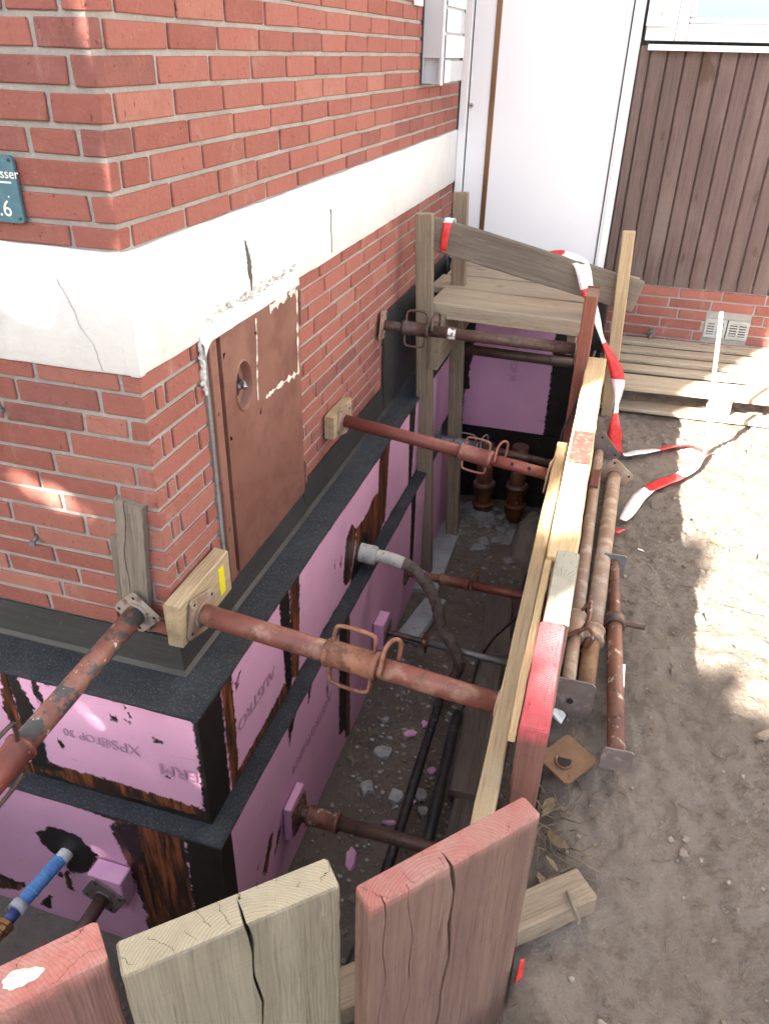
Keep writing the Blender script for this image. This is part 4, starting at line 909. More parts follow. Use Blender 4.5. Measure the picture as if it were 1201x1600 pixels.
# pads behind the plates
def pad(name, a, b, m, label, c=.004, cat='pad'): return tag(cbox(name, a, b, c, m, None, .002), label, cat)
plank('timber_pad', (.033, -.06, -.548), (.033, .245, -.548), (0, 0, 1), .150, .052, M['w_fresh'], sec=6, seed=3, ch=.003).name
def lab(o, label, cat, group=None): return tag(o, label, cat, group)
pads = [o for o in COL.objects if o.name.startswith('timber_pad')]
lab(pads[0], 'fresh timber pad with yellow tape behind the nearest red prop', 'timber pad')
cbox('tape_mark', (.0592, .172, -.598), (.0600, .205, -.500), .0003, M['yellow'], pads[0])
lab(plank('timber_pad', (.028, 1.24, -.492), (.028, 1.47, -.492), (0, 0, 1), .105, .045, M['w_fresh'], sec=5, seed=5, ch=.003), 'small pale timber pad on the wall behind the slim red prop', 'timber pad')
pad('foam_pad', (.206, 1.345, -1.735), (.2605, 1.462, -1.575), M['xps_plain'], 'pink foam pad behind the thin screw prop', cat='foam pad')
pad('foam_pad', (.2055, .205, -1.765), (.2365, .345, -1.59), M['xps_plain'], 'pink foam pad behind the lowest brown prop', cat='foam pad')
pad('foam_pad', (-.275, -.3005, -1.625), (-.150, -.234, -1.485), M['xps_plain'], 'pink foam pad below the front blue pipe', cat='foam pad')
vs_, fs = chambox(.055, .02, .03, .004, .012); tag(mesh('foam_offcut', vs_, fs, M['xps_plain'], None, Matrix.Translation((.27, 2.02, -1.72)) @ Matrix.Rotation(.5, 4, 'Y')), 'torn pink foam offcut hanging beside the conduit', 'foam scrap')
lab(plank('wall_board', (-.118, -.012, -.62), (-.080, -.012, -.183), (1, 0, 0), .088, .022, M['w_old'], cracks=((-.012, .0016, .012),), sec=14, seed=11, ch=.002, slant=(-.12, 0)), 'grey weathered board standing on the front wall behind the flaked prop', 'board')
lab(plank('wall_board', (-.158, -.004, -.62), (-.142, -.004, -.31), (1, 0, 0), .05, .014, M['w_old'], sec=8, seed=12, ch=.002), 'narrow grey board half hidden behind the wall board', 'board')

# ------------------------------------------------------------------ pipes and cables
cd = empty('conduit', (.14, 1.30, -1.12), 'grey brown conduit bending from the pink wall down to the trench floor', 'conduit')
MB().tube(curve([(.10, 1.335, -1.155), (.15, 1.34, -1.158), (.215, 1.345, -1.165)], 4), [.046, .045, .046, .047, .046, .045, .046, .047, .044], 18).build('sleeve', M['whitesleeve'], cd)
MB().tube(curve([(.20, 1.345, -1.163), (.27, 1.35, -1.168), (.345, 1.35, -1.182)], 5), .031, 16).build('coating', M['whitesleeve'], cd)
cp = curve([(.33, 1.35, -1.178), (.40, 1.35, -1.205), (.475, 1.35, -1.295), (.52, 1.35, -1.40), (.55, 1.35, -1.511), (.605, 1.35, -1.60), (.647, 1.355, -1.70), (.64, 1.38, -1.80), (.60, 1.42, -1.92), (.575, 1.45, -1.99)], 9)
MB().tube(cp, [.028 + .0022 * math.sin(i * 1.9) + .002 * math.sin(i * .47) for i in range(len(cp))], 14).build('hose', M['cable'], cd)
def bpipe(label, pts, r):
    c = curve(pts, 7); o = MB().tube(c, [r * (1 + .03 * math.sin(i * .9)) for i in range(len(c))], 16).build('black_pipe', M['blackpipe']); tag(o, label, 'pipe', 'black pipes in the trench')
bpipe('thinner left black pipe lying along the trench bottom', [(.585, 1.42, -1.93), (.590, 1.25, -1.86), (.600, .8, -1.835), (.607, .343, -1.835), (.60, .0, -1.85), (.56, -.4, -1.90)], .0215)
bpipe('thicker right black pipe lying along the trench bottom', [(.695, 1.165, -1.865), (.70, 1.0, -1.85), (.715, .7, -1.84), (.728, .40, -1.835), (.73, .0, -1.85), (.70, -.45, -1.90)], .0255)
tag(MB().tube(curve([(.98, 2.75, -1.2), (.93, 2.6, -1.7), (.845, 2.45, -1.90), (.855, 2.07, -1.895), (.80, 1.90, -1.885), (.755, 1.79, -1.885), (.715, 1.57, -1.88), (.72, 1.37, -1.89), (.70, 1.25, -1.92)], 8), .0055, 8).build('thin_cable', M['blackpipe']), 'thin black cable snaking over the boards on the trench floor', 'cable')
tag(MB().tube(curve([(1.035, 2.36, -.40), (1.022, 2.10, -.42), (1.008, 1.985, -.47), (.985, 1.975, -.58), (.955, 1.975, -.67), (.948, 1.97, -.76), (.94, 1.97, -.95)], 8), .0065, 8).build('hanging_cord', M['blackpipe']), 'black cord hanging over the tall red plank', 'cord')
# blue water pipe with brass fitting
wp = empty('water_pipe', (-.42, -.23, -1.53), 'blue ribbed water pipe with brass fitting coming out of the front wall', 'water pipe')
pts = [V((-.412 - .02 * k / 60, -.226 - .205 * k / 60, -1.527 + .004 * k / 60)) for k in range(61)]
MB().tube([(-.41, -.20, -1.53), (-.4125, -.262, -1.527)], .0255, 16).build('sealed_end', M['greytape'], wp)
MB().tube(pts[8:], [.0225 + (.0012 if (k // 2) % 2 else 0) + (.0018 if k % 13 == 0 else 0) for k in range(53)], 16).build('ribbed_sleeve', M['blue'], wp)
MB().tube([pts[-1], pts[-1] + V((-.002, -.030, .0))], .029, 16).build('clamp', M['greytape'], wp)
MB().tube([pts[-1] + V((0, -.02, 0)), pts[-1] + V((-.004, -.075, -.004))], .0195, 16).build('pipe_end', M['bluedark'], wp)
q = pts[-1] + V((-.004, -.070, -.004)); bb = MB()
bb.tube([q, q + V((0, -.012, 0)), q + V((0, -.014, -.001)), q + V((0, -.030, -.002))], [.030, .030, .026, .026], 10, smooth=False)
bb.tube(curve([q + V((0, -.028, 0)), q + V((-.004, -.055, -.004)), q + V((-.016, -.070, -.024)), q + V((-.024, -.074, -.060))], 5), .0215, 16)
bb.tube([q + V((-.022, -.074, -.050)), q + V((-.026, -.074, -.075))], .0295, 8, smooth=False); bb.tube([q + V((-.026, -.074, -.070)), q + V((-.034, -.074, -.16))], .024, 14); bb.build('brass_fitting', M['brass'], wp)
MB().tube(curve([q + V((-.034, -.074, -.15)), q + V((-.05, -.08, -.26)), q + V((-.2, -.1, -.40)), q + V((-.5, -.12, -.42))], 6), .02, 12).build('hose', M['blackpipe'], wp)
# brown drain sockets
def drain(x, y, label, lean):
    e = empty('drain_socket', (x, y, -1.97), label, 'drain pipe', 'brown drain sockets'); a = V((x, y, -2.0)); d = V((lean, .02, 1)).normalized(); P = lambda h: a + d * h
    MB().tube([P(0), P(.62)], .055, 22).build('pipe', M['clay'], e)
    for h in (.10, .245): MB().tube([P(h), P(h + .008), P(h + .012), P(h + .06), P(h + .064), P(h + .082), P(h + .086), P(h + .09)], [.058, .066, .068, .068, .078, .078, .072, .058], 24).build('socket', M['clay'], e)
    MB().tube([P(.332), P(.337)], .070, 20).build('mortar_ring', M['galv'], e)
drain(.455, 3.16, 'left brown drain socket standing in wet cement at the far end', -.05)
drain(.665, 3.20, 'right brown drain socket beside the muddy heap', -.02)

# ------------------------------------------------------------------ timber of the shoring
def vplank(label, back0, back1, ztop, thick, zbot, m, cracks, seed, side_sign=1, name='shoring_plank', group='upright planks fencing the trench', slant=(0, 0), outw=None):
    b0 = V((*back0, 0)); b1 = V((*back1, 0)); d = (b1 - b0); w = d.length; d.normalize(); nrm = V((d.y, -d.x, 0)) if outw is None else V(outw)
    c = (b0 + b1) / 2 + nrm * thick / 2; o = plank(name, c + V((0, 0, zbot)), c + V((0, 0, ztop)), d, w, thick, m, None, cracks, 30, .0009, .005, seed, slant=slant); lab(o, label, 'plank', group); return o
LZ = 1.75
M['w_p3'] = wood('plank_pinktop', (.215, .135, .105), (.165, .10, .08), (.075, .042, .034), 230, RED, LZ, .022, (.135, .075, .065), .55, (-.02, -.12), endc=(.36, .16, .13))
M['w_p2'] = wood('plank_greytop', (.30, .258, .188), (.225, .19, .135), (.10, .08, .056), 250, None, LZ, .02, (.17, .148, .11), .5, (.05, -.14), endc=(.46, .395, .275))
M['w_p1'] = wood('plank_redtop', (.26, .135, .115), (.20, .10, .085), (.09, .045, .038), 230, (.53, .185, .155), LZ, .035, (.16, .085, .075), .5, (-.03, -.10), endc=(.45, .13, .10))
M['w_red'] = wood('plank_brightred', (.20, .095, .075), (.15, .07, .056), (.07, .035, .03), 240, (.52, .06, .075), 1.68, .03, (.12, .06, .05), .5, (.0, -.02), endc=(.42, .10, .09))
M['w_greyend'] = wood('plank_greyend', (.33, .285, .215), (.26, .22, .165), (.12, .095, .07), 240, None, 1.68, .02, (.2, .17, .13), .4, (.02, .01), endc=(.40, .38, .31))
M['w_redbrown'] = wood('redbrown_plank', (.23, .085, .06), (.17, .062, .046), (.08, .035, .028), 220, None, 1, .02, (.13, .052, .042), .5, endc=(.30, .20, .14))
M['w_timber'] = wood('pine_timber', (.60, .455, .265), (.50, .36, .19), (.30, .19, .09), 230, (.50, .10, .09), 99, .02, (.40, .29, .165), .25, endc=(.56, .44, .28))
p1d = V((.674, .738, 0)); a1 = V((.464, -.992, 0)) - p1d * .36
vplank('red topped upright plank with white paint blob, left of the grey plank', (a1.x, a1.y), (.464, -.992), -.30, .070, -2.05, M['w_p1'], (), 21)
vplank('grey upright plank with a long split, between the two red topped planks', (.511, -1.014), (.768, -.780), -.30, .060, -2.05, M['w_p2'], ((.017, .0026, .050),), 22)
vplank('pinkish red topped upright plank with cracks, right of the grey plank', (.830, -.818), (1.071, -.550), -.30, .050, -2.05, M['w_p3'], ((-.012, .0034, .034), (-.150, .0012, .016), (-.098, .0008, .010)), 23)
pb_ = [o for o in COL.objects if o.name == 'shoring_plank'][0]
blob = MB(); n = 32
cen = V((.412, -1.102, -.300))
for ring, (rr_, hz_) in enumerate(((1, .0005), (.75, .004), (.35, .006))):
    for k in range(n):
        a = 2 * math.pi * k / n; r = rr_ * (.019 + .003 * math.sin(2 * a + .5) + .002 * math.sin(3 * a + 1) + .0012 * math.sin(9 * a)); q_ = cen + p1d * math.cos(a) * r * 1.35 + V((p1d.y, -p1d.x, 0)) * math.sin(a) * r * .8; blob.v.append((q_.x, q_.y, q_.z + hz_ + (.0018 * math.sin(7 * a + ring) if ring else 0)))
for r_ in range(2):
    for k in range(n): blob.f.append((r_ * n + k, r_ * n + (k + 1) % n, (r_ + 1) * n + (k + 1) % n, (r_ + 1) * n + k)); blob.s.append(True)
blob.f.append(tuple(2 * n + k for k in range(n))); blob.s.append(True); blob.build('paint_blob', M['plaster'], pb_)
lab(plank('waler', (.42, -1.045, -.805), (1.244, -.347, -.805), (.62, -.78, 0), .082, .062, M['w_grey'], sec=12, seed=31, cracks=()), 'grey timber on the earth behind the front planks, its end sticking out right', 'timber')
chip = plank('split_piece', (1.10, -.425, -.770), (1.215, -.36, -.768), (.2, -1, 0), .02, .004, M['w_old'], sec=4, seed=3, ch=.001); lab(chip, 'loose brown splinter on the end of the grey timber', 'splinter')
chip.matrix_world = Matrix.Translation((1.20, -.39, -.771)) @ Matrix.Rotation(math.radians(-62), 4, 'Z') @ Matrix.Rotation(math.pi / 2, 4, 'Y'); chip.scale = (.9, 1.2, .55)
# right hand row
RG = 'upright planks lining the right side'
def rplank(label, y0, y1, x0, x1, zt, m, seed, cracks=(), zb=-2.05, slant=(0, 0)):
    c = V(((x0 + x1) / 2, (y0 + y1) / 2, 0)); o = plank('shoring_plank', c + V((0, 0, zb)), c + V((0, 0, zt)), (0, 1, 0), y1 - y0, x1 - x0, m, None, cracks, 20, .001, .005, seed, slant=slant); return lab(o, label, 'plank', RG)
rplank('bright red topped plank on the right row beside the pale waler', -.330, .046, 1.036, 1.100, -.352, M['w_red'], 41)
rplank('plank with bare grey cut end behind the bright red one', .051, .388, 1.043, 1.108, -.350, M['w_greyend'], 42)
for k in range(6): rplank(('first', 'second', 'third', 'fourth', 'fifth', 'sixth')[k] + ' plank under the long sunlit timber, counted from the grey cut end', .40 + k * .305, .695 + k * .305, 1.036, 1.082, -.452, M['w_grey'], 43 + k)
lab(plank('long_timber', (1.058, .392, -.412), (1.052, 2.215, -.412), (1, 0, 0), .088, .064, M['w_timber'], sec=26, seed=51, jit=.0018), 'long sunlit timber on top of the right plank row with a red paint patch darkened for branch shade', 'timber')
lt = [o for o in COL.objects if o.name.startswith('long_timber')][0]
pp = MB(); pn = 14
for i in range(pn + 1):
    y = 1.02 + .29 * i / pn; e = .012 * float(fbm(y, 1, 30, 3, 2))
    pp.v += [(1.017 + abs(e), y, -.3772), (1.058, y, -.3770), (1.0965 - abs(e), y, -.3772)]
for i in range(pn): pp.f += [(i * 3, i * 3 + 1, i * 3 + 4, i * 3 + 3), (i * 3 + 1, i * 3 + 2, i * 3 + 5, i * 3 + 4)]; pp.s += [True, True]
M['sprayred_shaded'] = weathered('shaded_spray_red', (.34, .025, .022), (.40, .05, .04), 22, (.42, .14, .09), 30, .60, .10, bump=.3, bs=120, rough=.8)  # red spray paint, its colour deepened to imitate a branch's shade
pp.build('shaded_paint_patch', M['sprayred_shaded'], lt)
lab(plank('batten', (1.024, -.32, -.40), (1.024, .39, -.405), (1, 0, 0), .020, .03, M['w_timber'], sec=8, seed=52, ch=.002), 'thin pale batten between the waler and the red plank', 'batten')
lab(plank('waler', (.996, -.62, -.555), (.977, 1.45, -.552), (1, 0, 0), .043, .105, M['w_fresh'], sec=22, seed=53, jit=.0014), 'pale new waler running along the right side inside the planks', 'timber')
lab(plank('shoring_plank', (.985, 2.16, -2.05), (.984, 2.15, -.055), (0, 1, 0), .26, .056, M['w_redbrown'], sec=12, seed=54, slant=(-.10, 0)), 'tall reddish brown plank standing by the wooden deck', 'plank', RG)
lab(plank('post', (1.149, 2.56, -.83), (1.099, 2.56, .147), (1, 0, 0), .060, .058, M['w_fresh'], sec=8, seed=55), 'slender pale post by the wooden deck with tape beside it', 'post')
# deck before the door
dk = empty('wooden_deck', (.55, 2.9, -.35), 'wooden board deck in front of the white door', 'deck')
for k, (y0, y1, th_, xa, xb) in enumerate(((2.455, 2.792, .080, .150, .955), (2.808, 3.092, .046, .075, .97), (3.108, 3.35, .046, .10, .98), (3.366, 3.57, .046, .06, .99))):
    plank('deck_board', (xa, (y0 + y1) / 2, -.268 - th_ / 2), (xb, (y0 + y1) / 2 - (.03 if k < 2 else 0), -.268 - th_ / 2 - (.008 if k < 1 else .002)), (0, 1, 0), y1 - y0, th_, M['w_deck'], dk, (), 12, .0015, .004, 60 + k)
plank('joist', (.222, 2.325, -.455), (.215, 3.35, -.457), (0, 0, 1), .27, .046, M['w_grey'], dk, (), 8, .001, .004, 66)
plank('joist', (.90, 2.60, -.42), (.90, 3.35, -.42), (0, 0, 1), .19, .046, M['w_grey'], dk, (), 8, .001, .004, 67)
plank('post', (.228, 2.395, -1.995), (.115, 2.395, .188), (1, 0, 0), .088, .050, M['w_grey'], dk, (), 14, .001, .004, 68)
plank('post', (.298, 2.875, -1.995), (.196, 2.875, .226), (1, 0, 0), .082, .050, M['w_grey'], dk, (), 14, .001, .004, 69)
plank('rail', (.135, 2.452, .090), (1.198, 2.632, -.178), (0, 0, 1), .160, .038, M['w_old'], dk, (), 14, .0016, .005, 70)
plank('edge_board', (.95, 3.30, -.245), (1.20, 3.26, -.26), (0, 1, 0), .16, .04, M['w_deck'], dk, (), 5, .001, .004, 71)
# pallet on the right
pa = empty('pallet', (1.6, 3.05, -.78), 'wooden pallet lying before the low brick wall, partly sunlit', 'pallet')
for k, (y0, y1) in enumerate(((2.62, 2.83), (2.915, 3.005), (3.085, 3.175), (3.255, 3.345), (3.43, 3.535))):
    sk = .02 * (k % 2); plank('top_board', (1.075 + .015 * k * .4, (y0 + y1) / 2, -.672), (2.34, (y0 + y1) / 2 + .055, -.670), (0, 1, 0), y1 - y0, .024, M['w_deck'], pa, (), 8, .0016, .003, 80 + k)
for (x, y) in ((1.13, 2.69), (1.72, 2.72), (2.28, 2.75), (1.13, 3.46), (1.72, 3.48)): cbox('block', (x - .05, y - .05, -.773), (x + .06, y + .06, -.6855), .003, M['w_deck'], pa, .002)
for (y0, y1) in ((2.60, 2.72), (3.40, 3.50)): plank('bottom_board', (1.06, (y0 + y1) / 2, -.785), (2.34, (y0 + y1) / 2 + .05, -.785), (0, 1, 0), y1 - y0, .022, M['w_deck'], pa, (), 6, .0015, .003, 88)
lab(plank('stake', (1.641, 2.170, -.84), (1.552, 2.17, -.092), (1, 0, 0), .019, .018, M['w_old'], sec=5, seed=91, ch=.002), 'thin pale wooden stake standing in the sunlit earth', 'stake')
# boards on the trench floor
lab(plank('floor_board', (.722, 2.215, -1.918), (.79, 1.69, -1.915), (1, 0, 0), .155, .04, M['w_floor'], sec=6, seed=92), 'dusty grey board on the trench floor under the thin cable', 'board')
lab(plank('floor_board', (.765, 1.62, -1.925), (.818, .74, -1.91), (1, 0, 0), .145, .045, M['w_floor'], sec=8, seed=93), 'brown muddy board on the trench floor beside the black pipes', 'board')
lab(plank('floor_board', (.86, .80, -1.95), (.89, -.3, -1.94), (1, 0, 0), .18, .04, M['w_floor'], sec=8, seed=94), 'dark board on the trench floor under the right planks', 'board')
lab(cbox('concrete_slab', (.16, 2.19, -1.99), (.345, 3.10, -1.942), .006, M['concrete'], None, .006), 'pale concrete footing strip under the deck posts', 'footing')
sl2 = cbox('concrete_slab', (-.06, -.21, -.02), (.06, .21, .02), .006, M['concrete'], None, .006); sl2.matrix_world = Matrix.Translation((.325, 1.93, -1.955)) @ Matrix.Rotation(-.18, 4, 'Z'); lab(sl2, 'small grey slab lying under the conduit bend', 'slab')

# ------------------------------------------------------------------ props lying in the yard
e = prop('dusty pink prop lying along the plank row, nearer the trench', (1.134, 1.93, -.742), (1.139, .185, -.724), .023, .021, 1.33, 1.46, M['dusty'], M['dusty'], M['dusty'], M['rustbrown'], (.15, .15), up=(.45, 0, 1), rot=-.42, mp=M['plategrey'], name='lying_prop', group='props lying in the yard', handles=1, ho=.055, hl=.12)
MB().tube([V((1.150, .184, -.725)), V((1.150, .182, -.725))], .010, 12).build('hole', M['black'], e)
MB().box((1.118, 1.50, -.716), (1.150, 1.66, -.705)).build('grip', M['rustred'], e)
prop('thick sandy prop lying beside the pink one, its plate tilted', (1.214, 1.70, -.740), (1.190, .24, -.738), .030, .027, 1.15, 1.22, M['dusty'], M['ochre'], M['dusty'], M['rustbrown'], (.125, .125), up=(1, 0, .3), rot=.6, mp=M['dusty'], name='lying_prop', group='props lying in the yard', handles=0, hook=False, plates=(1, 0))
op = MB(); ring_plate(op, (1.165, .004, -.772), (0, -.15, 1), (1, .9, 0), .12, .11, .008, .2); opo = op.build('ochre_plate', M['ochre']); tag(opo, 'loose ochre rusted plate with a round hole on the earth', 'plate')
MB().tube([(1.158, -.0095, -.766), (1.158, -.0104, -.7605)], .024, 18).build('rim', M['rustbrown'], opo); MB().tube([(1.158, -.0104, -.7612), (1.158, -.0105, -.7598)], .019, 18).build('hole', M['black'], opo)
# screw jack
jk = empty('screw_jack', (1.265, .5, -.77), 'brown screw jack with cross handle lying alone on the earth', 'screw jack')
A_, B_ = V((1.243, .985, -.742)), V((1.290, .012, -.740)); tt = (B_ - A_).normalized(); LJ = (B_ - A_).length; P = lambda d: A_ + tt * d
pts = [P(.01 + .36 * k / 89) for k in range(90)]; MB().tube(pts, [.0205 if k % 2 else .0172 for k in range(90)], 14).build('thread', M['rustbrown'], jk)
MB().tube([P(.365), P(LJ - .004)], .0245, 20).build('tube', M['rustbrown'], jk)
MB().tube([P(.345), P(.35), P(.385), P(.39)], [.030, .036, .036, .030], 18).build('nut', M['rustdark'], jk)
s_ = V((.9995, .045, 0.02)); MB().tube([P(.366) - s_ * .092, P(.366) - s_ * .045, P(.366), P(.366) + s_ * .05, P(.366) + s_ * .096], [.010, .008, .010, .009, .012], 10).build('cross_handle', M['rustdark'], jk)
for (d, sg_, mm) in ((0, 1, M['galv']), (LJ, -1, M['plategrey'])):
    b = MB(); ring_plate(b, P(d), tt * sg_, (0, 0, 1), .075, .082, .007, .0); b.build('end_plate', mm, jk)
cbox('label_sticker', (1.2925, .30, -.745), (1.3005, .40, -.728), .0005, M['paper'], jk)

# ------------------------------------------------------------------ barrier tape
def tape_mat(name, c):
    t = NT(name); t.co(True); col = t.mix(t.rng(t.noise(30, 4, .6), .35, .7), c, [min(1, x * 1.15 + .02) for x in c])
    t.done(col, .42, t.bump(t.noise(24, 3, .6), .5, .006), 0, .5); t.b.inputs['Transmission Weight'].default_value = 0.0
    return t.m
M['t_red'] = tape_mat('tape_red', (.62, .030, .030)); M['t_white'] = tape_mat('tape_white', (.74, .73, .75))
def ground_tape(pts):
    out = []
    for q, w in pts:
        if q.z < -.74 and q.z > -.775: q = V((q.x, q.y, float(zyard(np.array([q.x]), np.array([q.y]))[0]) + .022))
        out.append((q, w))
    return out
def tape(label, pts, segs, start=0, thick=.0006, name='barrier_tape'):
    pts = ground_tape(pts)
    """pts: (point, half-width vector); segs: lengths of alternating red/white print"""
    n = 7; c = curve([p for p, w in pts], n); ws = curve([w for p, w in pts], n); s = 0; vs_ = []; fs = []; mi = []; cum = 0; k = 0; state = start; left = segs[0]
    for i, (p, w) in enumerate(zip(c, ws)):
        wl = w.length; t = (c[min(i + 1, len(c) - 1)] - c[max(i - 1, 0)]).normalized(); nr = t.cross(w).normalized()
        for a, q in ((-1, 0), (-.4, .22), (.3, -.12), (1, .05)): vs_.append(p + w * a + nr * wl * q * (.5 + .5 * math.sin(i * .7)))
    for i in range(len(c) - 1):
        d = (c[i + 1] - c[i]).length; left -= d
        for j in range(3): fs.append((i * 4 + j, i * 4 + j + 1, i * 4 + 5 + j, i * 4 + 4 + j)); mi.append(state)
        if left <= 0:
            k = min(k + 1, len(segs) - 1); left = segs[k]; state = 1 - state
    me = bpy.data.meshes.new(name); me.from_pydata([tuple(v) for v in vs_], [], fs); me.materials.append(M['t_red']); me.materials.append(M['t_white']); me.polygons.foreach_set('material_index', mi); me.polygons.foreach_set('use_smooth', [True] * len(fs))
    o = link(name, me); so_ = o.modifiers.new('thickness', 'SOLIDIFY'); so_.thickness = thick; return tag(o, label, 'tape', 'red and white barrier tape')
h = lambda x, y, z: V((x, y, z))
tape('short red and white tape loop round the left end of the deck rail', [(h(.232, 2.52, .06), h(.024, 0, 0)), (h(.230, 2.515, .135), h(.024, 0, 0)), (h(.228, 2.49, .158), h(.024, 0, 0)), (h(.226, 2.452, .155), h(.024, 0, 0)), (h(.222, 2.436, .12), h(.022, 0, .002)), (h(.216, 2.432, .07), h(.020, 0, .003)), (h(.212, 2.435, .02), h(.018, 0, .003)), (h(.212, 2.452, .0), h(.014, 0, 0))], [.165, .3], 1)
tape('long tape from the deck rail past the post and over the ground to the stake', [(h(.66, 2.70, -.06), h(0, .02, .02)), (h(.74, 2.63, -.012), h(0, .025, .02)), (h(.82, 2.60, .004), h(.01, .035, .01)), (h(.885, 2.572, -.020), h(.028, .02, .012)), (h(.915, 2.535, -.055), h(.033, .01, .012)), (h(.945, 2.49, -.125), h(.030, 0, .012)), (h(.985, 2.46, -.20), h(.022, .01, .008)), (h(1.02, 2.45, -.27), h(.016, .01, .004)), (h(1.06, 2.455, -.36), h(.008, .006, .004)), (h(1.105, 2.455, -.43), h(.018, .008, .006)), (h(1.148, 2.45, -.50), h(.032, 0, .006)), (h(1.175, 2.445, -.57), h(.034, 0, 0)), (h(1.187, 2.44, -.64), h(.020, .005, 0)), (h(1.190, 2.42, -.71), h(.010, .01, 0)), (h(1.196, 2.34, -.757), h(.026, .004, .004)), (h(1.203, 2.20, -.762), h(.034, .006, .010)), (h(1.212, 2.05, -.764), h(.022, .016, .006)), (h(1.245, 1.985, -.762), h(.010, -.030, .010)), (h(1.32, 2.045, -.760), h(.010, -.046, .014)), (h(1.40, 2.115, -.758), h(.010, -.040, .014)), (h(1.48, 2.17, -.754), h(.008, -.034, .014)), (h(1.56, 2.20, -.752), h(.008, -.026, .014)), (h(1.635, 2.165, -.752), h(.002, -.010, .012))],
     [.17, .24, .09, .20, .20, .17, .44, .22, .9], 0)
tape('tape tail lying from the stake towards the plank row', [(h(1.645, 2.15, -.752), h(.0, -.01, .014)), (h(1.60, 2.03, -.756), h(.012, -.010, .012)), (h(1.565, 1.955, -.758), h(.024, -.020, .010)), (h(1.50, 1.85, -.760), h(.030, -.022, .010)), (h(1.44, 1.765, -.762), h(.032, -.022, .008)), (h(1.385, 1.70, -.756), h(.026, -.034, .012)), (h(1.345, 1.63, -.760), h(.034, -.012, .010)), (h(1.315, 1.52, -.764), h(.030, -.006, .006)), (h(1.285, 1.41, -.766), h(.026, -.008, .006)), (h(1.268, 1.35, -.768), h(.014, -.006, .002))], [.07, .24, .24, .5], 0)
tape('small red tape scrap between the lying props and the jack', [(h(1.235, 1.235, -.768), h(.022, .0, .004)), (h(1.252, 1.27, -.752), h(.016, -.012, .008)), (h(1.275, 1.29, -.762), h(.006, -.008, .004))], [1], 0)
tape('red strip hanging beside the pink topped plank', [(h(1.126, -.562, -.79), h(.004, .002, 0)), (h(1.126, -.574, -.86), h(.006, .003, 0)), (h(1.124, -.592, -.95), h(.007, .003, 0)), (h(1.120, -.612, -1.06), h(.007, .003, 0))], [2], 0)

# ------------------------------------------------------------------ rubble, scraps, twigs
gv = MB(); rnd = random.Random(5)
def fz(x, y): return float(zfloor(np.array([x]), np.array([y]))[0])
def yz(x, y): return float(zyard(np.array([x]), np.array([y]))[0])
for i in range(1250):
    x = rnd.uniform(.22, .98); y = rnd.uniform(-.5, 3.2) if rnd.random() < .35 else rnd.gauss(.95, .5)
    if y < -.5 or y > 3.3: continue
    s = rnd.choice((.004, .005, .006, .008, .010, .014)) * rnd.uniform(.7, 1.2); gv.ico((x, y, fz(x, y) + s * .25), s, (1, 1, .6), i, .35)
for i in range(500):
    x = rnd.uniform(-1.2, .2); y = rnd.uniform(-1.0, -.25); s = rnd.uniform(.004, .012); gv.ico((x, y, max(fz(x, y), -1.97) + s * .3), s, (1, 1, .6), i, .35)
tag(gv.build('rubble', M['stone']), 'small stones and crumbs strewn over the trench floor', 'rubble', kind='stuff')
def flake(name, x, y, z, r, m, seed, label, cat, group, th=.004, asp=1.0, tilt=.15):
    rd = random.Random(seed); n = rd.randint(6, 10); a0 = rd.uniform(0, 6.28); p = []
    for k in range(n):
        a = 2 * math.pi * k / n + rd.uniform(-.2, .2); q = r * rd.uniform(.55, 1.15); p.append((q * math.cos(a), q * asp * math.sin(a)))
    vs_ = [(a, b, rd.uniform(-.1, .1) * r) for a, b in p] + [(a * .92, b * .92, th + rd.uniform(-.1, .2) * r) for a, b in p] + [(0, 0, th + .08 * r)]
    fs = [tuple(range(n))[::-1]] + [(i, (i + 1) % n, n + (i + 1) % n, n + i) for i in range(n)] + [(n + i, n + (i + 1) % n, 2 * n) for i in range(n)]
    mw = Matrix.Translation((x, y, z)) @ Matrix.Rotation(a0, 4, 'Z') @ Matrix.Rotation(rd.uniform(-tilt, tilt), 4, 'X')
    return tag(mesh(name, vs_, fs, m, None, mw), label, cat, group)
for k, (x, y, r, lb) in enumerate(((.395, .925, .048, 'large pale plaster lump in the middle of the trench floor'), (.515, .69, .052, 'pale plaster lump leaning on the thin black pipe'), (.385, .705, .050, 'flat plaster flake left of the black pipes'), (.622, .735, .040, 'plaster flake between the two black pipes'), (.415, 2.02, .035, 'plaster flake beside the dark red prop'), (.50, 1.75, .03, 'plaster crumb behind the screw prop'), (.34, 1.12, .028, 'plaster crumb below the thick red prop'), (.655, .66, .032, 'small plaster flake touching the thick black pipe'))):
    flake('plaster_lump', x, y, fz(x, y) + .008, r, M['flake'], k + 3, lb, 'plaster lump', 'plaster lumps on the trench floor', .012, .8)
for k, (x, y, r, asp, lb) in enumerate(((.483, 1.075, .045, .55, 'pink foam scrap with dark spots below the thick red prop'), (.545, 1.145, .028, .9, 'rounded pink foam scrap next to the thin black pipe'), (.523, .562, .055, .22, 'narrow pink foam sliver above the lowest prop'), (.43, .34, .058, .45, 'wedge of pink foam near the front planks'), (.635, .885, .030, .7, 'pink foam scrap between the black pipes'), (.79, 1.06, .03, .5, 'pink foam scrap at the edge of the muddy board'), (.60, .70, .02, .6, 'tiny pink foam crumb beside the plaster flakes'))):
    flake('foam_scrap', x, y, fz(x, y) + .012, r, M['xps_plain'], k + 40, lb, 'foam scrap', 'pink foam scraps on the trench floor', .006, asp, .3)
fl = MB()
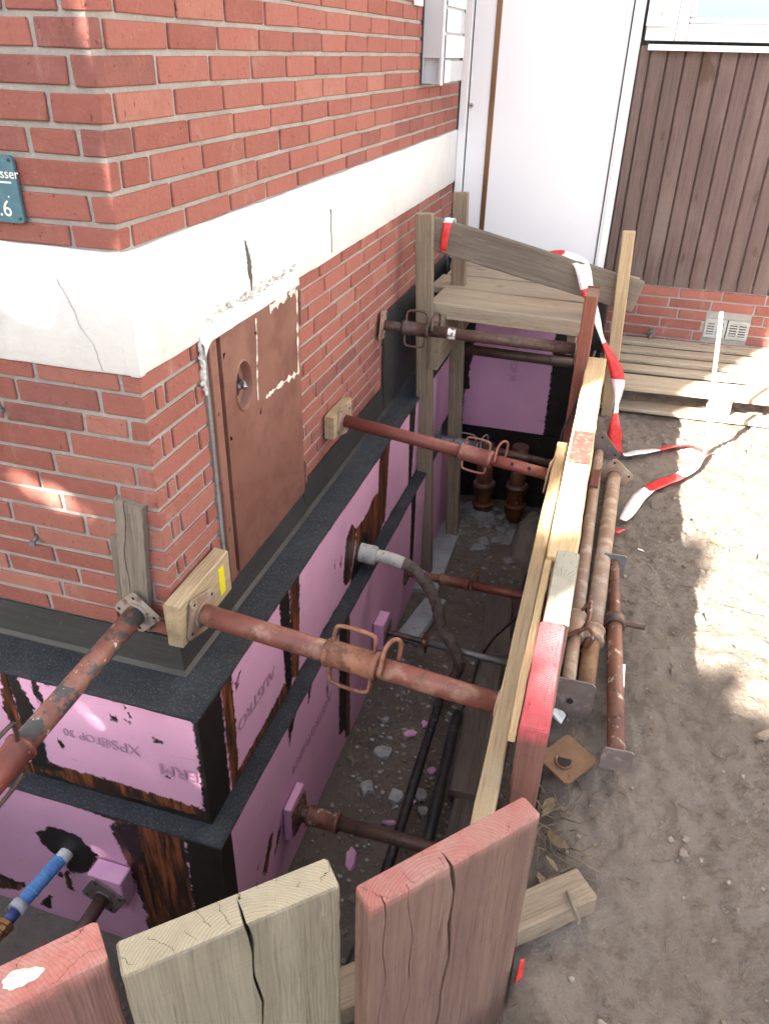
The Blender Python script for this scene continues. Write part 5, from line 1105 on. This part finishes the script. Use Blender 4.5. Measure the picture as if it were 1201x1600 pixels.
for i in range(260):
    x = rnd.uniform(.24, .95); y = rnd.gauss(1.0, .6) if i < 190 else rnd.uniform(2.2, 3.3); r = rnd.uniform(.005, .017); z = fz(x, y) + .003; n = 6; a0 = rnd.uniform(0, 6)
    p = [(x + r * rnd.uniform(.5, 1.1) * math.cos(a0 + k * 1.05), y + r * rnd.uniform(.4, .9) * math.sin(a0 + k * 1.05)) for k in range(n)]
    fl.add([(a, b, z) for a, b in p] + [(a, b, z + .004 + rnd.uniform(0, .004)) for a, b in p], [tuple(range(n, 2 * n))] + [(k, (k + 1) % n, n + (k + 1) % n, n + k) for k in range(n)])
tag(fl.build('plaster_crumbs', M['flake']), 'pale plaster crumbs on the trench floor', 'crumbs', kind='stuff')
cs = MB()
for i in range(150):
    a = rnd.uniform(0, 6.28); q = abs(rnd.gauss(0, .16)); x = .50 + q * math.cos(a) * 1.5; y = 3.08 + q * math.sin(a)
    if .2 < x < 1.0 and y < 3.42: cs.ico((x, y, fz(x, y) + .002), rnd.choice((.008, .012, .02, .035, .05)), (1, 1, .45), i, .45)
tag(cs.build('cement_spill', stone_grain('wet_cement', (.20, .20, .195), (.27, .27, .265), (.14, .13, .12), .8, 60, .006, .55)), 'wet grey cement slopped round the drain sockets', 'cement', kind='stuff')
# muddy heap beside the drains
hp = MB(); nu, nv = 26, 12; hc = V((.80, 2.93, -1.97))
for i in range(nv + 1):
    f = i / nv
    for k in range(nu):
        a = 2 * math.pi * k / nu; r = math.cos(f * math.pi / 2) ** .8; w = 1 + .5 * float(fbm(math.cos(a) * 2 + 5, math.sin(a) * 2 + f * 3, 1.6, 4, 9))
        hp.v.append((hc.x + math.cos(a) * .115 * r * w + .03 * f, hc.y + math.sin(a) * .25 * r * w + .10 * f, hc.z + .17 * math.sin(f * math.pi / 2) * (1 + .25 * float(fbm(a, f * 2, 2, 3, 4)))))
for i in range(nv):
    for k in range(nu): hp.f.append((i * nu + k, i * nu + (k + 1) % nu, (i + 1) * nu + (k + 1) % nu, (i + 1) * nu + k)); hp.s.append(True)
tag(hp.build('mud_heap', stone_grain('muddy_spoil', (.15, .125, .105), (.21, .18, .155), (.10, .08, .065), .8, 40, .01)), 'grey mud heap behind the pale waler near the drains', 'mud heap')
# yard litter
yl = MB()
for i in range(330):
    x = rnd.uniform(1.12, 2.2); y = rnd.uniform(-.8, 2.55); s = rnd.choice((.003, .004, .005, .006, .009)) * rnd.uniform(.7, 1.3); yl.ico((x, y, yz(x, y) + s * .3), s, (1, 1, .7), i, .35)
tag(yl.build('pebbles', M['stone']), 'small pebbles scattered on the yard earth', 'pebbles', kind='stuff')
cl = MB()
for i in range(550):
    x = rnd.uniform(1.12, 2.3); y = rnd.uniform(-.85, 2.5)
    if float(vnoise(np.array([x * 2.5]), np.array([y * 2.5]), 3)[0]) < .42: continue
    s = rnd.choice((.006, .008, .01, .014, .02)) * rnd.uniform(.7, 1.3); cl.ico((x, y, yz(x, y) - s * .1), s, (1, 1, .55), i + 9000, .4)
tag(cl.build('earth_clods', M['yard']), 'crumbled clods lying on the yard earth', 'clods', kind='stuff')
M['straw'] = weathered('dry_stalks', (.20, .145, .09), (.12, .088, .055), 30, bump=.2, rough=.85)
st = MB()
for i in range(260):
    x = rnd.uniform(1.11, 2.1); y = rnd.uniform(-.8, 2.5); L = rnd.uniform(.015, .07); a = rnd.uniform(0, 6.28); z = yz(x, y) + .003; b_ = rnd.uniform(-.6, .6)
    st.tube([(x, y, z), (x + L * .5 * math.cos(a), y + L * .5 * math.sin(a), z + .003), (x + L * math.cos(a + b_), y + L * math.sin(a + b_), z)], rnd.uniform(.0007, .0016), 4)
for i in range(26):
    x = rnd.uniform(1.12, 1.2); y = rnd.uniform(-.35, -.1); L = rnd.uniform(.05, .12); a = rnd.uniform(0, 6.28); z = yz(x, y) + .004
    st.tube([(x, y, z), (x + L * .5 * math.cos(a), y + L * .5 * math.sin(a), z + rnd.uniform(.005, .05)), (x + L * math.cos(a + .4), y + L * math.sin(a + .4), z + rnd.uniform(0, .07))], .0016, 4)
tag(st.build('dry_stalks', M['straw']), 'dry stalks and splinters strewn on the yard earth', 'stalks', kind='stuff')
dl = MB()
for i in range(9):
    x = rnd.uniform(1.125, 1.19); y = rnd.uniform(-.36, -.12); z = yz(x, y) + rnd.uniform(.008, .03); r = rnd.uniform(.014, .03); a = rnd.uniform(0, 6.28); t = rnd.uniform(-.7, .7)
    m_ = Matrix.Translation((x, y, z)) @ Matrix.Rotation(a, 4, 'Z') @ Matrix.Rotation(t, 4, 'X')
    p = [m_ @ V((r * u, r * v, .15 * r * abs(v) * 2)) for u, v in ((-1.2, 0), (-.4, .5), (.5, .45), (1.3, 0), (.5, -.45), (-.4, -.5))]; dl.add(p + [q + V((0, 0, -.0006)) for q in p], [(0, 1, 2, 3, 4, 5), (11, 10, 9, 8, 7, 6)])
tag(dl.build('dead_leaves', M['straw']), 'dead leaves beside the red plank', 'leaves', kind='stuff')
flake('stone', 1.222, .875, yz(1.222, .875) + .012, .022, M['flake'], 77, 'pale stone beside the screw jack', 'stone', None, .018, .8)
flake('stone', 1.70, .28, yz(1.70, .28) + .006, .03, M['stone'], 78, 'brown flat stone at the right edge of the earth', 'stone', None, .012, .6)
flake('paper_scrap', 1.345, 1.165, yz(1.345, 1.165) + .004, .020, M['paper'], 79, 'white paper scrap on the shaded earth above the jack', 'paper', None, .001, .4)
pl_ = flake('plastic_scrap', 1.12, .09, -.70, .035, M['greytape'], 80, 'crumpled clear plastic scrap on the steel plate', 'plastic', None, .004, .7, .8)

# ------------------------------------------------------------------ unseen hedge and tree put behind the camera, shaped to shade the place
M['leaf'] = weathered('leaf', (.055, .095, .03), (.08, .13, .04), 3, bump=0, rough=.6)
M['bark'] = weathered('bark', (.10, .075, .055), (.06, .045, .035), 12, bump=.8, bs=20, bd=.02, rough=.9)
UU = V((.871, -.492, 0)).normalized(); ce, se = math.cos(SUN_EL), math.sin(SUN_EL)
def uv_of(p): return p.dot(UU), p.z * ce - p.dot(SH) * se
GAPS = [(-.272, .255, .100, .080), (-.30, -.275, .125, .060), (-.125, -.91, .05, .045)]  # leaf holes cut along the sun's path to place spots on the front wall
def leaf(b, p, r, rd):
    d = V((rd.gauss(0, 1), rd.gauss(0, 1), rd.gauss(0, 1))).normalized(); a = d.orthogonal().normalized(); c = d.cross(a)
    b.add([p + a * r, p + c * r * .55, p - a * r, p - c * r * .55], [(0, 1, 2, 3)])
rd = random.Random(99)
def gap(p):
    u, v = uv_of(p); return any(((u - g[0]) / g[2]) ** 2 + ((v - g[1]) / g[3]) ** 2 < 1 for g in GAPS)
hg = empty('shade_hedge', SH * 5.4 + V((0, 0, -.8)), 'unseen green hedge added behind the viewer for its shade', 'hedge'); hl_ = MB()
def vtop(u): return float(np.interp(u, [-2, .26, .40, .55, .64, .70, .78, .83, .87, .95, 1.1, 1.3, 1.7, 4], [.30, .28, .06, .0, .08, .13, .12, .03, -.09, -.15, -.16, -.21, -.23, -.2])) + .03 * float(fbm(u, 1.3, 5, 3, 4)) - .03  # hedge top drawn to fit the wanted edge of sun and shade
for i in range(52000):
    u = rd.uniform(-2.2, 4.0); D = rd.uniform(5.0, 5.8); v = vtop(u) - rd.random() ** 1.15 * 2.3 + rd.gauss(0, .015); z = (v + D * se) / ce
    if z < -.75: continue
    p = SH * D + UU * u + V((0, 0, z))
    if not gap(p): leaf(hl_, p, rd.uniform(.05, .085), rd)
hl_.build('foliage', M['leaf'], hg)
sb = MB()
for i in range(14):
    p = SH * 5.4 + UU * (-2.0 + i * .44); sb.tube([p + V((0, 0, -.85)), p + V((.03, .02, .2)), p + V((rd.uniform(-.1, .1), rd.uniform(-.1, .1), 1.2))], [.03, .022, .008], 6)
sb.build('stems', M['bark'], hg)
tr = empty('shade_tree', SH * 8 + UU * -1.3 + V((0, 0, -.8)), 'unseen leafy tree behind the viewer, gaps cut for sun spots', 'tree'); tl = MB()
for i in range(24000):
    u = -1.30 + rd.uniform(-1.28, 1.36); v = rd.uniform(-.9, 2.4); D = rd.uniform(7.2, 8.8)
    edge = 1.30 + .08 * float(fbm(v, D, 1.5, 3, 8)) if u > -1.3 else 1.28
    if abs(u + 1.3) > edge: continue
    p = SH * D + UU * u + V((0, 0, (v + D * se) / ce))
    if not gap(p): leaf(tl, p, rd.uniform(.055, .095), rd)
tl.build('crown', M['leaf'], tr)
tk = MB(); b0 = SH * 8 + UU * -1.3
tk.tube(curve([b0 + V((0, 0, -.9)), b0 + V((.03, 0, .8)), b0 + V((-.03, .03, 2.2)), b0 + V((.05, 0, 4.2)), b0 + V((0, .05, 6.2))], 5), [.19 - .0085 * k for k in range(21)], 12)
for k in range(9):
    z = 2.0 + k * .42; a = k * 2.4; q = b0 + V((0, 0, z)); tk.tube(curve([q, q + V((math.cos(a) * .5, math.sin(a) * .5, .35)), q + V((math.cos(a) * 1.0, math.sin(a) * 1.0, .9))], 4), [.06 - .005 * j for j in range(9)], 7)
tk.build('trunk', M['bark'], tr)

# a second, larger unseen tree added to keep the sky off the front wall
t2 = empty('shade_tree', SH * 7.5 + UU * -5.2 + V((0, 0, -.8)), 'broad unseen tree added further left to dim the front wall', 'tree'); tb = SH * 7.5 + UU * -5.2; tl2 = MB()
for i in range(16000):
    d = V((rd.gauss(0, 1), rd.gauss(0, 1), rd.gauss(0, 1))).normalized() * (rd.random() ** .4); q = tb + V((d.x * 2.7, d.y * 2.7, 4.2 + d.z * 3.6))
    if q.z > -.2 and q.y < -2.0: leaf(tl2, q, rd.uniform(.09, .15), rd)
tl2.build('crown', M['leaf'], t2)
tk2 = MB().tube(curve([tb + V((0, 0, -.9)), tb + V((.05, 0, 1.5)), tb + V((-.05, .04, 3.5)), tb + V((0, 0, 6.5))], 5), [.24 - .013 * k for k in range(16)], 12)
for k in range(7):
    q = tb + V((0, 0, 1.6 + k * .6)); a = k * 2.4; tk2.tube(curve([q, q + V((math.cos(a) * .8, math.sin(a) * .8, .5)), q + V((math.cos(a) * 1.7, math.sin(a) * 1.7, 1.2))], 4), [.08 - .007 * j for j in range(9)], 7)
tk2.build('trunk', M['bark'], t2)
